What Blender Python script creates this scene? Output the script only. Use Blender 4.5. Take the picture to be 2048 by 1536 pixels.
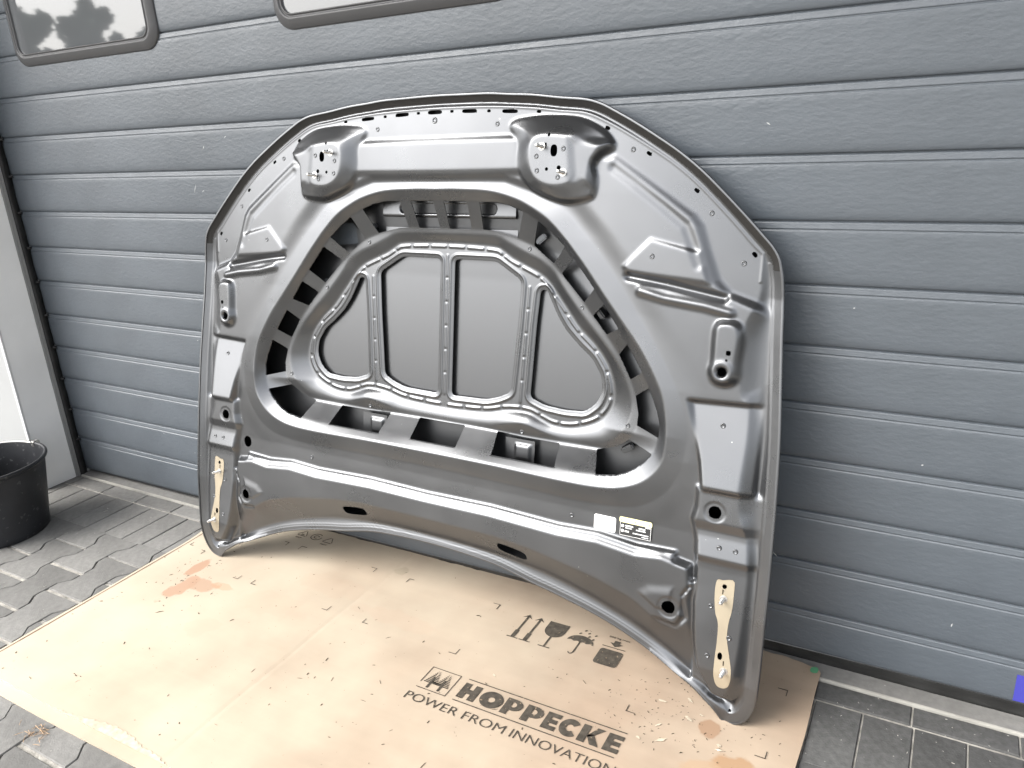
import bpy, bmesh, math, random
import numpy as np
from mathutils import Vector, Matrix
random.seed(7); np.random.seed(7)
sc = bpy.context.scene
for o in list(bpy.data.objects): bpy.data.objects.remove(o)
C = sc.collection

# ---------------------------------------------------------------- camera
cd = bpy.data.cameras.new('camera'); cam = bpy.data.objects.new('camera', cd); C.objects.link(cam)
cd.lens = 27.4937; cd.sensor_width = 36; cd.clip_start = 0.05; cd.clip_end = 500
cx = Vector((0.871535, 0.486988, -0.057178)); cy = Vector((-0.112469, 0.312044, 0.943387)); cz = Vector((0.47726, -0.815764, 0.326728))
m = Matrix((cx, cy, cz)).transposed().to_4x4(); m.translation = Vector((2.94278, -1.61707, 1.25682))
cam.matrix_world = m
sc.camera = cam

# ---------------------------------------------------------------- world, sun, exposure
SUN_EL, SUN_AZ = math.radians(44), math.radians(226)      # azimuth clockwise from +Y, front left of the door
w = bpy.data.worlds.new('World'); sc.world = w; w.use_nodes = True
nt = w.node_tree; nt.nodes.clear()
sky = nt.nodes.new('ShaderNodeTexSky'); sky.sky_type = 'NISHITA'; sky.sun_disc = False
sky.sun_elevation = SUN_EL; sky.sun_rotation = SUN_AZ; sky.air_density = 1.0; sky.dust_density = 4.0; sky.ozone_density = 1.0
hs = nt.nodes.new('ShaderNodeHueSaturation'); hs.inputs['Saturation'].default_value = 0.22
bg = nt.nodes.new('ShaderNodeBackground'); bg.inputs['Strength'].default_value = 0.15
out = nt.nodes.new('ShaderNodeOutputWorld')
nt.links.new(sky.outputs[0], hs.inputs['Color']); nt.links.new(hs.outputs[0], bg.inputs['Color']); nt.links.new(bg.outputs[0], out.inputs[0])
sd = bpy.data.lights.new('sun', 'SUN'); sd.energy = 0.95; sd.angle = math.radians(42); sd.color = (1.0, 0.97, 0.92)
sun = bpy.data.objects.new('sun', sd); C.objects.link(sun)
sdir = Vector((math.sin(SUN_AZ)*math.cos(SUN_EL), math.cos(SUN_AZ)*math.cos(SUN_EL), math.sin(SUN_EL)))
sun.rotation_euler = sdir.to_track_quat('Z', 'Y').to_euler(); sun.location = (0, -4, 6)
sc.view_settings.view_transform = 'Standard'; sc.view_settings.look = 'None'
sc.view_settings.gamma = 1; sc.view_settings.use_curve_mapping = False
sc.view_settings.exposure = 1.75
sc.render.engine = 'CYCLES'

# ---------------------------------------------------------------- helpers
def link(name, mesh, parent=None, mats=()):
    o = bpy.data.objects.new(name, mesh); C.objects.link(o)
    for mt in mats: mesh.materials.append(mt)
    if parent: o.parent = parent
    return o
def empty(name, loc=(0, 0, 0)):
    o = bpy.data.objects.new(name, None); o.location = loc; o.empty_display_size = 0.1; C.objects.link(o); return o
def tag(o, label=None, cat=None, group=None, kind=None):
    if label: o['label'] = label
    if cat: o['category'] = cat
    if group: o['group'] = group
    if kind: o['kind'] = kind
    return o
def pydata(name, v, f, smooth=False):
    me = bpy.data.meshes.new(name); me.from_pydata([tuple(map(float, a)) for a in v], [], f); me.update()
    if smooth: me.shade_smooth()
    return me
def boxmesh(name, x0, x1, y0, y1, z0, z1, bev=0.0):
    bm = bmesh.new(); bmesh.ops.create_cube(bm, size=1)
    for v in bm.verts:
        v.co = Vector(((x0+x1)/2+v.co.x*(x1-x0), (y0+y1)/2+v.co.y*(y1-y0), (z0+z1)/2+v.co.z*(z1-z0)))
    if bev: bmesh.ops.bevel(bm, geom=bm.edges[:], offset=bev, segments=2, affect='EDGES')
    me = bpy.data.meshes.new(name); bm.to_mesh(me); bm.free(); return me
def prism(name, poly, z0, z1, frame=None, inset=0.0, drop=0.0):
    """vertical prism of a polygon in a local (a,b) frame"""
    n = len(poly); P = [Vector((a, b)) for a, b in poly]
    area = sum(P[i].x*P[(i+1) % n].y-P[(i+1) % n].x*P[i].y for i in range(n))
    if area < 0: P.reverse()
    fr = frame or (lambda a, b, c: (a, b, c))
    v = []; f = []
    if inset:
        ins = []
        for i in range(n):
            a, b, c = P[i-1], P[i], P[(i+1) % n]
            d1 = (b-a).normalized(); d2 = (c-b).normalized()
            n1 = Vector((-d1.y, d1.x)); n2 = Vector((-d2.y, d2.x)); bi = (n1+n2)
            bi = bi/max(0.3, bi.length_squared)*2 if bi.length > 1e-6 else n1
            ins.append(b+bi*inset*0.5*1.0)
        rings = [(P, z0), (P, z1-drop), (ins, z1)]
    else: rings = [(P, z0), (P, z1)]
    for R, z in rings: v += [fr(p.x, p.y, z) for p in R]
    for r in range(len(rings)-1):
        for i in range(n):
            j = (i+1) % n; f.append((r*n+i, r*n+j, (r+1)*n+j, (r+1)*n+i))
    f.append(tuple(range((len(rings)-1)*n, len(rings)*n)))
    return pydata(name, v, f)
def tube(name, pts, r, seg=10, frame=None, closed=False, smooth=True):
    v = []; f = []; n = len(pts)
    for i, p in enumerate(pts):
        p = Vector(p); a = Vector(pts[i-1] if (i > 0 or closed) else pts[i]); b = Vector(pts[(i+1) % n] if (i < n-1 or closed) else pts[i])
        t = (b-a).normalized(); up = Vector((0, 0, 1)) if abs(t.z) < 0.9 else Vector((1, 0, 0))
        s = t.cross(up).normalized(); q = s.cross(t)
        rr = r[i] if isinstance(r, (list, tuple)) else r
        for k in range(seg):
            an = 2*math.pi*k/seg; v.append(p+s*math.cos(an)*rr+q*math.sin(an)*rr)
    m_ = n if closed else n-1
    for i in range(m_):
        for k in range(seg):
            a = i*seg+k; b = i*seg+(k+1) % seg; c = ((i+1) % n)*seg+(k+1) % seg; d = ((i+1) % n)*seg+k
            f.append((a, b, c, d))
    if not closed: f.append(tuple(range(seg))[::-1]); f.append(tuple(range((n-1)*seg, n*seg)))
    return pydata(name, v, f, smooth)
def lathe(name, prof, seg=48, smooth=True):
    v = []; f = []
    for r, z in prof:
        for k in range(seg):
            a = 2*math.pi*k/seg; v.append((r*math.cos(a), r*math.sin(a), z))
    for i in range(len(prof)-1):
        for k in range(seg):
            f.append((i*seg+k, i*seg+(k+1) % seg, (i+1)*seg+(k+1) % seg, (i+1)*seg+k))
    return pydata(name, v, f, smooth)

# ---------------------------------------------------------------- materials
def mat(name, col, rough=0.5, spec=0.5, metal=0.0, noise=None, bump=None, coat=0.0, ior=1.45):
    """noise: list of (scale, detail, amount, (sx,sy,sz)) brightness variation; bump: list of (scale, dist, (sx,sy,sz))"""
    mt = bpy.data.materials.new(name); mt.use_nodes = True; t = mt.node_tree; L = t.links
    b = t.nodes['Principled BSDF']; b.inputs['Base Color'].default_value = (*col, 1); b.inputs['Roughness'].default_value = rough
    b.inputs['Specular IOR Level'].default_value = spec; b.inputs['Metallic'].default_value = metal; b.inputs['IOR'].default_value = ior
    b.inputs['Coat Weight'].default_value = coat
    tc = t.nodes.new('ShaderNodeTexCoord')
    def nz(scale, detail, vec):
        mp = t.nodes.new('ShaderNodeMapping'); mp.inputs['Scale'].default_value = vec; L.new(tc.outputs['Object'], mp.inputs[0])
        n = t.nodes.new('ShaderNodeTexNoise'); n.inputs['Scale'].default_value = scale; n.inputs['Detail'].default_value = detail
        L.new(mp.outputs[0], n.inputs['Vector']); return n
    prev = None
    for (s, d, a, vec) in (noise or []):
        n = nz(s, d, vec)
        mr = t.nodes.new('ShaderNodeMapRange'); mr.inputs['From Min'].default_value = 0.3; mr.inputs['From Max'].default_value = 0.7
        mr.inputs['To Min'].default_value = 1-a; mr.inputs['To Max'].default_value = 1+a; L.new(n.outputs['Fac'], mr.inputs[0])
        vm = t.nodes.new('ShaderNodeVectorMath'); vm.operation = 'SCALE'
        if prev is None: vm.inputs[0].default_value = col
        else: L.new(prev, vm.inputs[0])
        L.new(mr.outputs[0], vm.inputs['Scale']); prev = vm.outputs[0]
    if prev is not None: L.new(prev, b.inputs['Base Color'])
    pn = None
    for (s, dist, vec) in (bump or []):
        n = nz(s, 3, vec); bp = t.nodes.new('ShaderNodeBump'); bp.inputs['Distance'].default_value = dist; bp.inputs['Strength'].default_value = 1
        L.new(n.outputs['Fac'], bp.inputs['Height'])
        if pn is not None: L.new(pn, bp.inputs['Normal'])
        pn = bp.outputs[0]
    if pn is not None: L.new(pn, b.inputs['Normal'])
    mt['prev'] = 1
    return mt
def color_input(mt):
    t = mt.node_tree; b = t.nodes['Principled BSDF']; i = b.inputs['Base Color']
    return t, b, (i.links[0].from_socket if i.links else None)
def specks(mt, col, scale, thr, amount=1.0, vec=(1, 1, 1)):
    t, b, src = color_input(mt); L = t.links
    tc = t.nodes.new('ShaderNodeTexCoord'); mp = t.nodes.new('ShaderNodeMapping'); mp.inputs['Scale'].default_value = vec
    n = t.nodes.new('ShaderNodeTexNoise'); n.inputs['Scale'].default_value = scale; n.inputs['Detail'].default_value = 1.5
    L.new(tc.outputs['Object'], mp.inputs[0]); L.new(mp.outputs[0], n.inputs['Vector'])
    mr = t.nodes.new('ShaderNodeMapRange'); mr.inputs['From Min'].default_value = thr; mr.inputs['From Max'].default_value = thr+0.02
    mr.inputs['To Max'].default_value = amount; L.new(n.outputs['Fac'], mr.inputs[0])
    mx = t.nodes.new('ShaderNodeMix'); mx.data_type = 'RGBA'; L.new(mr.outputs[0], mx.inputs['Factor'])
    if src: L.new(src, mx.inputs['A'])
    else: mx.inputs['A'].default_value = b.inputs['Base Color'].default_value
    mx.inputs['B'].default_value = (*col, 1); L.new(mx.outputs['Result'], b.inputs['Base Color'])

M = {}
M['hood'] = mat('dark_coat_metal', (0.132, 0.1355, 0.141), 0.285, 0.5, 0.9, noise=[(3, 3, 0.12, (1, 1, 1))], bump=[(900, 0.00003, (1, 1, 1))])
specks(M['hood'], (0.5, 0.5, 0.48), 140, 0.80, 0.8)
M['skin'] = mat('dark_coat_skin', (0.124, 0.1275, 0.133), 0.31, 0.5, 0.9)
M['door'] = mat('door_steel_grey', (0.077, 0.089, 0.102), 0.40, 0.75, noise=[(2.2, 4, 0.08, (1, 1, 1)), (9, 5, 0.05, (1, 1, 1))],
                bump=[(105, 0.00085, (0.42, 1, 1.0)), (210, 0.0004, (0.6, 1, 1))])
specks(M['door'], (0.6, 0.62, 0.62), 38, 0.775, 0.5, (1, 1, 0.6))
M['black'] = mat('black_rubber', (0.018, 0.018, 0.018), 0.6, 0.4, noise=[(25, 5, 0.5, (1, 1, 1))], bump=[(60, 0.001, (1, 1, 1))])
M['seal'] = mat('dusty_rubber', (0.030, 0.030, 0.029), 0.65, 0.4, noise=[(9, 5, 0.55, (1, 1, 1))], bump=[(40, 0.0015, (0.3, 1, 1))])
M['hem'] = mat('black_hem', (0.020, 0.019, 0.018), 0.42, 0.4, bump=[(500, 0.0003, (1, 1, 1))])
M['frame'] = mat('window_frame_plastic', (0.062, 0.062, 0.064), 0.42, 0.5)
M['alu'] = mat('grey_aluminium', (0.32, 0.32, 0.315), 0.4, 0.5, 0.3)
M['reveal'] = mat('grey_reveal_paint', (0.84, 0.84, 0.83), 0.55, 0.4, noise=[(3, 4, 0.08, (1, 1, 1))])
M['wall'] = mat('white_wall_cladding', (0.33, 0.336, 0.336), 0.5, 0.4, noise=[(3, 4, 0.05, (1, 1, 1))])
M['added_eave'] = mat('added_eave_dark', (0.055, 0.055, 0.057), 0.7, 0.3)
M['trim'] = mat('white_trim', (0.60, 0.60, 0.60), 0.4, 0.5)
M['paver'] = mat('grey_concrete_paver', (0.168, 0.165, 0.157), 0.9, 0.3, noise=[(3.5, 5, 0.2, (1, 1, 1)), (60, 6, 0.12, (1, 1, 1))], bump=[(220, 0.0008, (1, 1, 1))])
specks(M['paver'], (0.45, 0.44, 0.42), 75, 0.77, 0.5)
M['paver_dark'] = mat('dark_concrete_paver', (0.076, 0.076, 0.074), 0.88, 0.3, noise=[(4, 5, 0.25, (1, 1, 1)), (70, 6, 0.2, (1, 1, 1))], bump=[(220, 0.001, (1, 1, 1))])
specks(M['paver_dark'], (0.4, 0.39, 0.36), 80, 0.72, 0.4)
M['sand'] = mat('joint_sand', (0.33, 0.315, 0.285), 0.95, 0.2, noise=[(40, 5, 0.35, (1, 1, 1)), (6, 4, 0.25, (1, 1, 1))], bump=[(180, 0.002, (1, 1, 1))])
M['strip'] = mat('threshold_strip', (0.34, 0.33, 0.30), 0.7, 0.4, noise=[(30, 5, 0.25, (0.3, 1, 1))], bump=[(90, 0.001, (1, 1, 1))])
M['yard'] = mat('yard_paving', (0.13, 0.128, 0.12), 0.9, 0.3, noise=[(0.6, 5, 0.2, (1, 1, 1)), (8, 5, 0.15, (1, 1, 1))])
M['bucket'] = mat('black_bucket_plastic', (0.016, 0.017, 0.020), 0.42, 0.5, noise=[(6, 5, 0.5, (1, 1, 1))], bump=[(30, 0.0008, (1, 1, 1))])
specks(M['bucket'], (0.12, 0.12, 0.12), 60, 0.66, 0.35)
M['steel'] = mat('zinc_steel', (0.55, 0.54, 0.52), 0.32, 0.5, 0.9)
M['hole'] = mat('dark_bore', (0.006, 0.006, 0.006), 0.8, 0.1)
M['beige'] = mat('beige_patch', (0.36, 0.31, 0.23), 0.36, 0.5, 0.45, noise=[(12, 3, 0.08, (1, 1, 1))])
M['ink'] = mat('brown_black_ink', (0.060, 0.052, 0.042), 0.8, 0.2, noise=[(70, 4, 0.35, (1, 1, 1))])
specks(M['ink'], (0.36, 0.27, 0.18), 130, 0.68, 0.5)
M['white'] = mat('white_sticker', (0.85, 0.85, 0.84), 0.5, 0.4)
M['yellow'] = mat('pale_yellow_print', (0.80, 0.76, 0.42), 0.5, 0.4)
M['stickblack'] = mat('black_print', (0.03, 0.03, 0.03), 0.4, 0.4)
M['blue'] = mat('blue_tape', (0.05, 0.05, 0.30), 0.5, 0.4)
M['green'] = mat('green_paint', (0.10, 0.30, 0.16), 0.6, 0.3)
M['torn'] = mat('torn_paper', (0.46, 0.40, 0.31), 0.9, 0.2, noise=[(60, 4, 0.2, (1, 1, 1))])
M['stain'] = mat('brown_stain', (0.40, 0.22, 0.12), 0.8, 0.2, noise=[(25, 5, 0.25, (1, 1, 1))])
M['edge'] = mat('painted_gap_shadow', (0.16, 0.085, 0.05), 0.9, 0.1)  # brown that paints in the shadow line left of the board
M['scuff'] = mat('pale_scuff', (.42, .43, .43), .8, .2)
M['dirt'] = mat('dark_dirt', (0.06, 0.05, 0.035), 0.95, 0.1)
M['straw'] = mat('dry_straw', (0.40, 0.28, 0.18), 0.9, 0.1)
M['leaf'] = mat('tree_leaves', (0.22, 0.25, 0.21), 0.7, 0.2, noise=[(1.5, 3, 0.4, (1, 1, 1))])
M['bark'] = mat('tree_bark', (0.09, 0.07, 0.05), 0.9, 0.2)
M['pane'] = mat('window_pane', (0.10, 0.105, 0.11), 0.028, 0.5, 0.0, ior=1.85, coat=0.0)

for k in ('paver', 'paver_dark'):
    t, b, src = color_input(M[k]); oi = t.nodes.new('ShaderNodeObjectInfo'); mr = t.nodes.new('ShaderNodeMapRange'); mr.inputs['To Min'].default_value = .84; mr.inputs['To Max'].default_value = 1.14
    t.links.new(oi.outputs['Random'], mr.inputs[0]); vm = t.nodes.new('ShaderNodeVectorMath'); vm.operation = 'SCALE'; t.links.new(src, vm.inputs[0]); t.links.new(mr.outputs[0], vm.inputs['Scale']); t.links.new(vm.outputs[0], b.inputs['Base Color'])
def rough_var(mt_, lo, hi, scale, vec=(1, 1, 1)):
    t = mt_.node_tree; b = t.nodes['Principled BSDF']; tc_ = t.nodes.new('ShaderNodeTexCoord'); mp = t.nodes.new('ShaderNodeMapping'); mp.inputs['Scale'].default_value = vec
    n = t.nodes.new('ShaderNodeTexNoise'); n.inputs['Scale'].default_value = scale; n.inputs['Detail'].default_value = 6; n.inputs['Roughness'].default_value = .65
    t.links.new(tc_.outputs['Object'], mp.inputs[0]); t.links.new(mp.outputs[0], n.inputs['Vector']); mr = t.nodes.new('ShaderNodeMapRange'); mr.inputs['From Min'].default_value = .35; mr.inputs['From Max'].default_value = .68
    mr.inputs['To Min'].default_value = lo; mr.inputs['To Max'].default_value = hi; t.links.new(n.outputs['Fac'], mr.inputs[0]); t.links.new(mr.outputs[0], b.inputs['Roughness'])
rough_var(M['hood'], .255, .36, 5); rough_var(M['door'], .34, .50, 2.5, (1, 1, .5))
specks(M['door'], (.30, .30, .29), 11, .80, .35, (1, 1, 2.5))

# kraft board: colour mottling, soft stains with a shape of their own, brighter left light painted in
mt = mat('kraft_cardboard', (0.315, 0.241, 0.178), 0.62, 0.35, noise=[(2.2, 5, 0.10, (1, 1, 1)), (14, 6, 0.06, (1, 1, 1)), (5, 3, 0.05, (0.3, 5, 1))], bump=[(3, 0.006, (1, 1, 1)), (55, 0.0003, (0.15, 1, 1))])
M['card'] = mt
t, b, src = color_input(mt); L = t.links
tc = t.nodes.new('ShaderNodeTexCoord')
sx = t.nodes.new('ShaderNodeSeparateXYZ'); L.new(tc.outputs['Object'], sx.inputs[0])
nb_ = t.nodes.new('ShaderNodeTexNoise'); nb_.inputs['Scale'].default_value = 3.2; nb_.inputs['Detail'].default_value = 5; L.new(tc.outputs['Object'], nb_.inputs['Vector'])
ma = t.nodes.new('ShaderNodeMath'); ma.operation = 'MULTIPLY_ADD'; L.new(sx.outputs['X'], ma.inputs[0]); ma.inputs[1].default_value = -.42; ma.inputs[2].default_value = .62  # ramp along x: paler left stands in for the stronger light there
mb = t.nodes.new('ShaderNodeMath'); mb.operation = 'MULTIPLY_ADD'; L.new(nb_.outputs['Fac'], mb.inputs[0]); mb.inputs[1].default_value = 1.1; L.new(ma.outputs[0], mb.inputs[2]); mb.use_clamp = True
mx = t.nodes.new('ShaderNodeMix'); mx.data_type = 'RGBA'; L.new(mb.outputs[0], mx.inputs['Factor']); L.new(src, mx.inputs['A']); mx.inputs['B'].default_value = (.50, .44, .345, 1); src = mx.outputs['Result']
nzz = t.nodes.new('ShaderNodeTexNoise'); nzz.inputs['Scale'].default_value = 22; nzz.inputs['Detail'].default_value = 5
L.new(tc.outputs['Object'], nzz.inputs['Vector'])
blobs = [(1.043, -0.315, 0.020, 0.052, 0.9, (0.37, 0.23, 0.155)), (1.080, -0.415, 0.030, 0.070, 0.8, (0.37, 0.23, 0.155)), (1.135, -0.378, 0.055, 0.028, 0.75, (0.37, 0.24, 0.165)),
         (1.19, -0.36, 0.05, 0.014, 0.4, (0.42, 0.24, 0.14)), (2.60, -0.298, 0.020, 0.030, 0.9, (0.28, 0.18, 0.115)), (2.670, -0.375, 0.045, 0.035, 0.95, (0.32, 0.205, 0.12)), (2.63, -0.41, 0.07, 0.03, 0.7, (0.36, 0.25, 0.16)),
         (1.63, -0.075, 0.022, 0.020, 0.35, (0.27, 0.24, 0.17)), (1.40, -0.36, 0.11, 0.05, 0.14, (0.42, 0.28, 0.20)), (1.30, -0.52, 0.05, 0.04, 0.14, (0.42, 0.28, 0.20)), (1.75, -0.27, 0.14, 0.03, 0.14, (0.42, 0.28, 0.20)), (1.50, -0.22, 0.12, 0.05, 0.12, (0.42, 0.28, 0.20))]
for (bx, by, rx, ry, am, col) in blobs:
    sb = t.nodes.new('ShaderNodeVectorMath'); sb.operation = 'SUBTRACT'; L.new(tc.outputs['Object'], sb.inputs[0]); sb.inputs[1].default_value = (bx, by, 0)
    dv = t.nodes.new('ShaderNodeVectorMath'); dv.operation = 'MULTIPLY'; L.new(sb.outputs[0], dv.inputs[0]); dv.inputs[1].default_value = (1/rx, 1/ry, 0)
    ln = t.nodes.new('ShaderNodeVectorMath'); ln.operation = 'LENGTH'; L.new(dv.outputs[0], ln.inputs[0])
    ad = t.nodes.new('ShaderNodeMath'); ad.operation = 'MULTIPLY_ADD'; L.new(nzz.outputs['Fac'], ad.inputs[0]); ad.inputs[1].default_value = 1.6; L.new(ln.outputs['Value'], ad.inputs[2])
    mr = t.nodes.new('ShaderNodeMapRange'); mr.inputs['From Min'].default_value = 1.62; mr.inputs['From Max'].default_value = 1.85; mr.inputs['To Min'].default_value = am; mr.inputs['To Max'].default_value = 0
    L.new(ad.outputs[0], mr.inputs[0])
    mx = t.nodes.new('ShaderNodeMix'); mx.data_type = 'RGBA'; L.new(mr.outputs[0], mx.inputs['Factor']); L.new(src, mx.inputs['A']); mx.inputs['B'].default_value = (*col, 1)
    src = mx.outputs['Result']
L.new(src, b.inputs['Base Color'])
specks(M['card'], (0.14, 0.11, 0.08), 70, 0.785, 0.6)

# ---------------------------------------------------------------- ground and paving
g = link('yard_ground', pydata('yard_ground', [(-80, -80, -0.03), (80, -80, -0.03), (80, 80, -0.03), (-80, 80, -0.03)], [(0, 1, 2, 3)]), None, [M['yard']]); tag(g, kind='structure')
pav = link('pavement', boxmesh('pavement', -2.5, 5.5, -5.0, 0.30, -0.028, -0.0045), None, [M['sand']]); tag(pav, kind='structure')
BR = 0.0975
def hidden(x, y): return 1.0 < x < 2.66 and -0.80 < y < 0.0
def stones(base, places):
    for i, (x, y, dz, rz, mtl) in enumerate(places):
        me = base[mtl]
        o = bpy.data.objects.new('paving_stone', me); C.objects.link(o); o.location = (x, y, dz); o.rotation_euler = (random.uniform(-.002, .002), random.uniform(-.002, .002), rz); o.parent = pav
def stone_mesh(poly, mtl, nm):
    me = prism(nm, poly, -0.022, 0.0, None, 0.0035, 0.0028); me.materials.append(mtl); return me
def rect(w, h): return [(-w/2, -h/2), (w/2, -h/2), (w/2, h/2), (-w/2, h/2)]
st = {k: stone_mesh(rect(0.191, 0.058), M[k], 'edge_stone') for k in ('paver', 'paver_dark')}
so = {k: stone_mesh(rect(0.0940, 0.189), M[k], 'soldier_stone') for k in ('paver', 'paver_dark')}
pl = []
for k in range(-22, 14):
    x = 2.97+0.195*(k-0.5)
    if -1 < x < 4.6 and not hidden(x, -.065): pl.append((x, -0.067, 0, 0, 'paver_dark' if x > 2 else 'paver'))
stones(st, pl); pl = []
for k in range(-40, 18):
    x = 2.976+BR*(k+0.5)
    if x < 1.5: x -= 0.0
    if -0.6 < x < 4.6 and not hidden(x, -.195): pl.append((x, -0.1985, random.uniform(-.0008, .0005), 0, 'paver_dark' if x > 2 else 'paver'))
stones(so, pl)
I = [(-.0815, -.0950), (.0815, -.0950), (.0815, -.066), (.0555, -.035), (.0555, .035), (.0815, .066), (.0815, .0950), (-.0815, .0950), (-.0815, .066), (-.0555, .035), (-.0555, -.035), (-.0815, -.066)]
ib = {'paver': stone_mesh(I, M['paver'], 'double_t_stone'), 'paver_dark': stone_mesh(I, M['paver_dark'], 'double_t_stone')}
half = [(-.0815, -.0965+.0), (.0815, -.0965), (.0815, -.066), (.0555, -.035), (.0555, .0), (-.0555, .0), (-.0555, -.035), (-.0815, -.066)]
hb = {'paver': stone_mesh([(a, b) for a, b in half], M['paver'], 'half_stone'), 'paver_dark': stone_mesh([(a, b) for a, b in half], M['paver_dark'], 'half_stone')}
pl = []; ph = []
for k in range(-10, 30):
    x = 0.497+0.1392*k
    y0 = -0.383 if k % 2 == 0 else -0.486
    mk = 'paver' if x < 2.3 else 'paver_dark'
    if x < -1 or x > 3.9: continue
    for j in range(0, 7):
        y = y0-0.2005*j-0.1
        if not hidden(x, y) and y > -1.75: pl.append((x, y, random.uniform(-.0008, .0006), 0, mk))
    if k % 2 == 0:
        if not hidden(x, -.34): ph.append((x, y0+0.1-0.004, 0, 0, mk))
    else:
        if not hidden(x, -.39): pl.append((x, y0+0.1, 0, 0, mk))
# keep the stones that lie behind the soldier course out
pl = [q for q in pl if q[1] < -0.384]
stones(ib, pl); stones(hb, ph)
ts = link('threshold_strip', boxmesh('threshold_strip', -0.02, 4.3, -0.034, 0.12, -0.02, 0.0015, 0.001), pav, [M['paver']])
tb = link('threshold_lip', boxmesh('threshold_lip', 0.02, 4.3, -0.0345, -0.0275, -0.02, 0.0040, 0.0015), pav, [M['strip']])

# ---------------------------------------------------------------- building
gw = empty('garage_building'); tag(gw, 'white and grey garage wall beside and above the sectional door', 'building')
link('wall', boxmesh('wall', -4.0, 0.004, -0.18, 0.35, -0.02, 4.2), gw, [M['wall']])
link('wall', boxmesh('wall', 4.06, 8.0, -0.18, 0.35, -0.02, 4.2), gw, [M['wall']])
link('lintel', boxmesh('lintel', 0.004, 4.06, -0.18, 0.35, 2.52, 4.2), gw, [M['wall']])
link('reveal_panel', boxmesh('reveal_panel', 0.0045, 0.0085, -0.176, -0.048, 0.0, 2.52, 0.001), gw, [M['reveal']])
link('corner_trim', boxmesh('corner_trim', -0.004, 0.0105, -0.1835, -0.1765, 0.0, 4.2, 0.001), gw, [M['trim']])
link('guide_profile', boxmesh('guide_profile', 0.0045, 0.0115, -0.0475, -0.0385, 0.0, 2.52, 0.0015), gw, [M['alu']])
link('guide_profile', boxmesh('guide_profile', 0.0045, 0.0125, -0.0380, -0.0305, 0.0, 2.52, 0.0015), gw, [M['alu']])

link('added_eave', boxmesh('added_eave', -4.0, 8.0, -1.30, -0.1805, 3.0, 3.16), gw, [M['added_eave']])  # out of view; added and sized to darken upward-facing hood slopes
link('added_gutter', tube('added_gutter', [(-4, -1.36, 3.08), (8, -1.36, 3.08)], .06, 10), gw, [M['added_eave']])

# ---------------------------------------------------------------- sectional door
door = empty('garage_door', (0, 0, 0)); tag(door, 'grey ribbed sectional garage door with two windows and stucco texture', 'garage door')
PITCH = 0.125; Z11 = 0.151
def rib_profile(h):
    # z measured downward from the groove at the top of the rib ; y positive = recessed
    return [(0.0000, 0.0070), (0.0012, 0.0070), (0.0016, 0.0026), (0.0026, 0.0006), (0.0045, 0.0002), (0.0130, -0.0004), (0.0148, -0.0010), (0.0156, 0.0004), (0.0166, 0.0008), (0.0176, 0.0002), (0.0186, -0.0012), (0.0200, -0.0015),
            (0.030, -0.0016), (h*0.6, -0.0016), (h-0.022, -0.0012), (h-0.010, -0.0002), (h-0.004, 0.0012), (h-0.0014, 0.0030), (h-0.0012, 0.0070), (h, 0.0070)]
def rib_mesh(name, h, x0=-0.004, x1=4.055):
    pr = rib_profile(h); v = []; f = []
    xs = [x0, x1]
    for z, y in pr:
        for x in xs: v.append((x, y, -z))
    for i in range(len(pr)-1):
        f.append((2*i+1, 2*i, 2*i+2, 2*i+3))
    me = pydata(name, v, [tuple(reversed(a)) for a in f]); me.materials.append(M['door']); me.shade_smooth()
    return me
rm = rib_mesh('door_slat', PITCH)
for k in range(-8, 11):
    z = Z11+PITCH*(11-k)
    o = bpy.data.objects.new('door_slat', rm); C.objects.link(o); o.location = (0, 0, z); o.parent = door
def zbot(x): return .012+.0117*max(x, 0)
pr = rib_profile(.10); v = []; f = []
for zz, y in pr:
    for x in (-.004, 4.055):
        hx = Z11-zbot(x); v.append((x, y, -(zz if zz < .05 else .05+(zz-.05)/.05*(hx-.05))))
for i in range(len(pr)-1): f.append((2*i+2, 2*i, 2*i+1, 2*i+3))
bsm = pydata('door_slat_bottom', v, f, True); bsm.materials.append(M['door'])
o = bpy.data.objects.new('door_slat', bsm); C.objects.link(o); o.location = (0, 0, Z11); o.parent = door
link('door_core', boxmesh('door_core', -0.004, 4.055, 0.009, 0.05, 0.06, 2.52), door, [M['door']])
# bottom seal: a dusty rounded rubber strip
v = []; f = []
prof = [(0.000, 0.050), (0.001, 0.046), (0.004, 0.040), (0.010, 0.030), (0.016, 0.018), (0.020, 0.009), (0.022, 0.003), (0.05, 0.003)]
xs = np.linspace(-0.004, 4.055, 90)
for i, x in enumerate(xs):
    wv = 0.0012*math.sin(i*1.3)+0.0008*math.sin(i*2.9)
    for y, z in prof: v.append((x, y+0.001, (z+wv*(0.05-z)*20)*(zbot(x)+.001)/.05 if z > 0.0035 else z*.3))
n = len(prof)
for i in range(len(xs)-1):
    for k in range(n-1): f.append((i*n+k, i*n+k+1, (i+1)*n+k+1, (i+1)*n+k))
link('bottom_seal', pydata('bottom_seal', v, f, True), door, [M['seal']])
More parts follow.
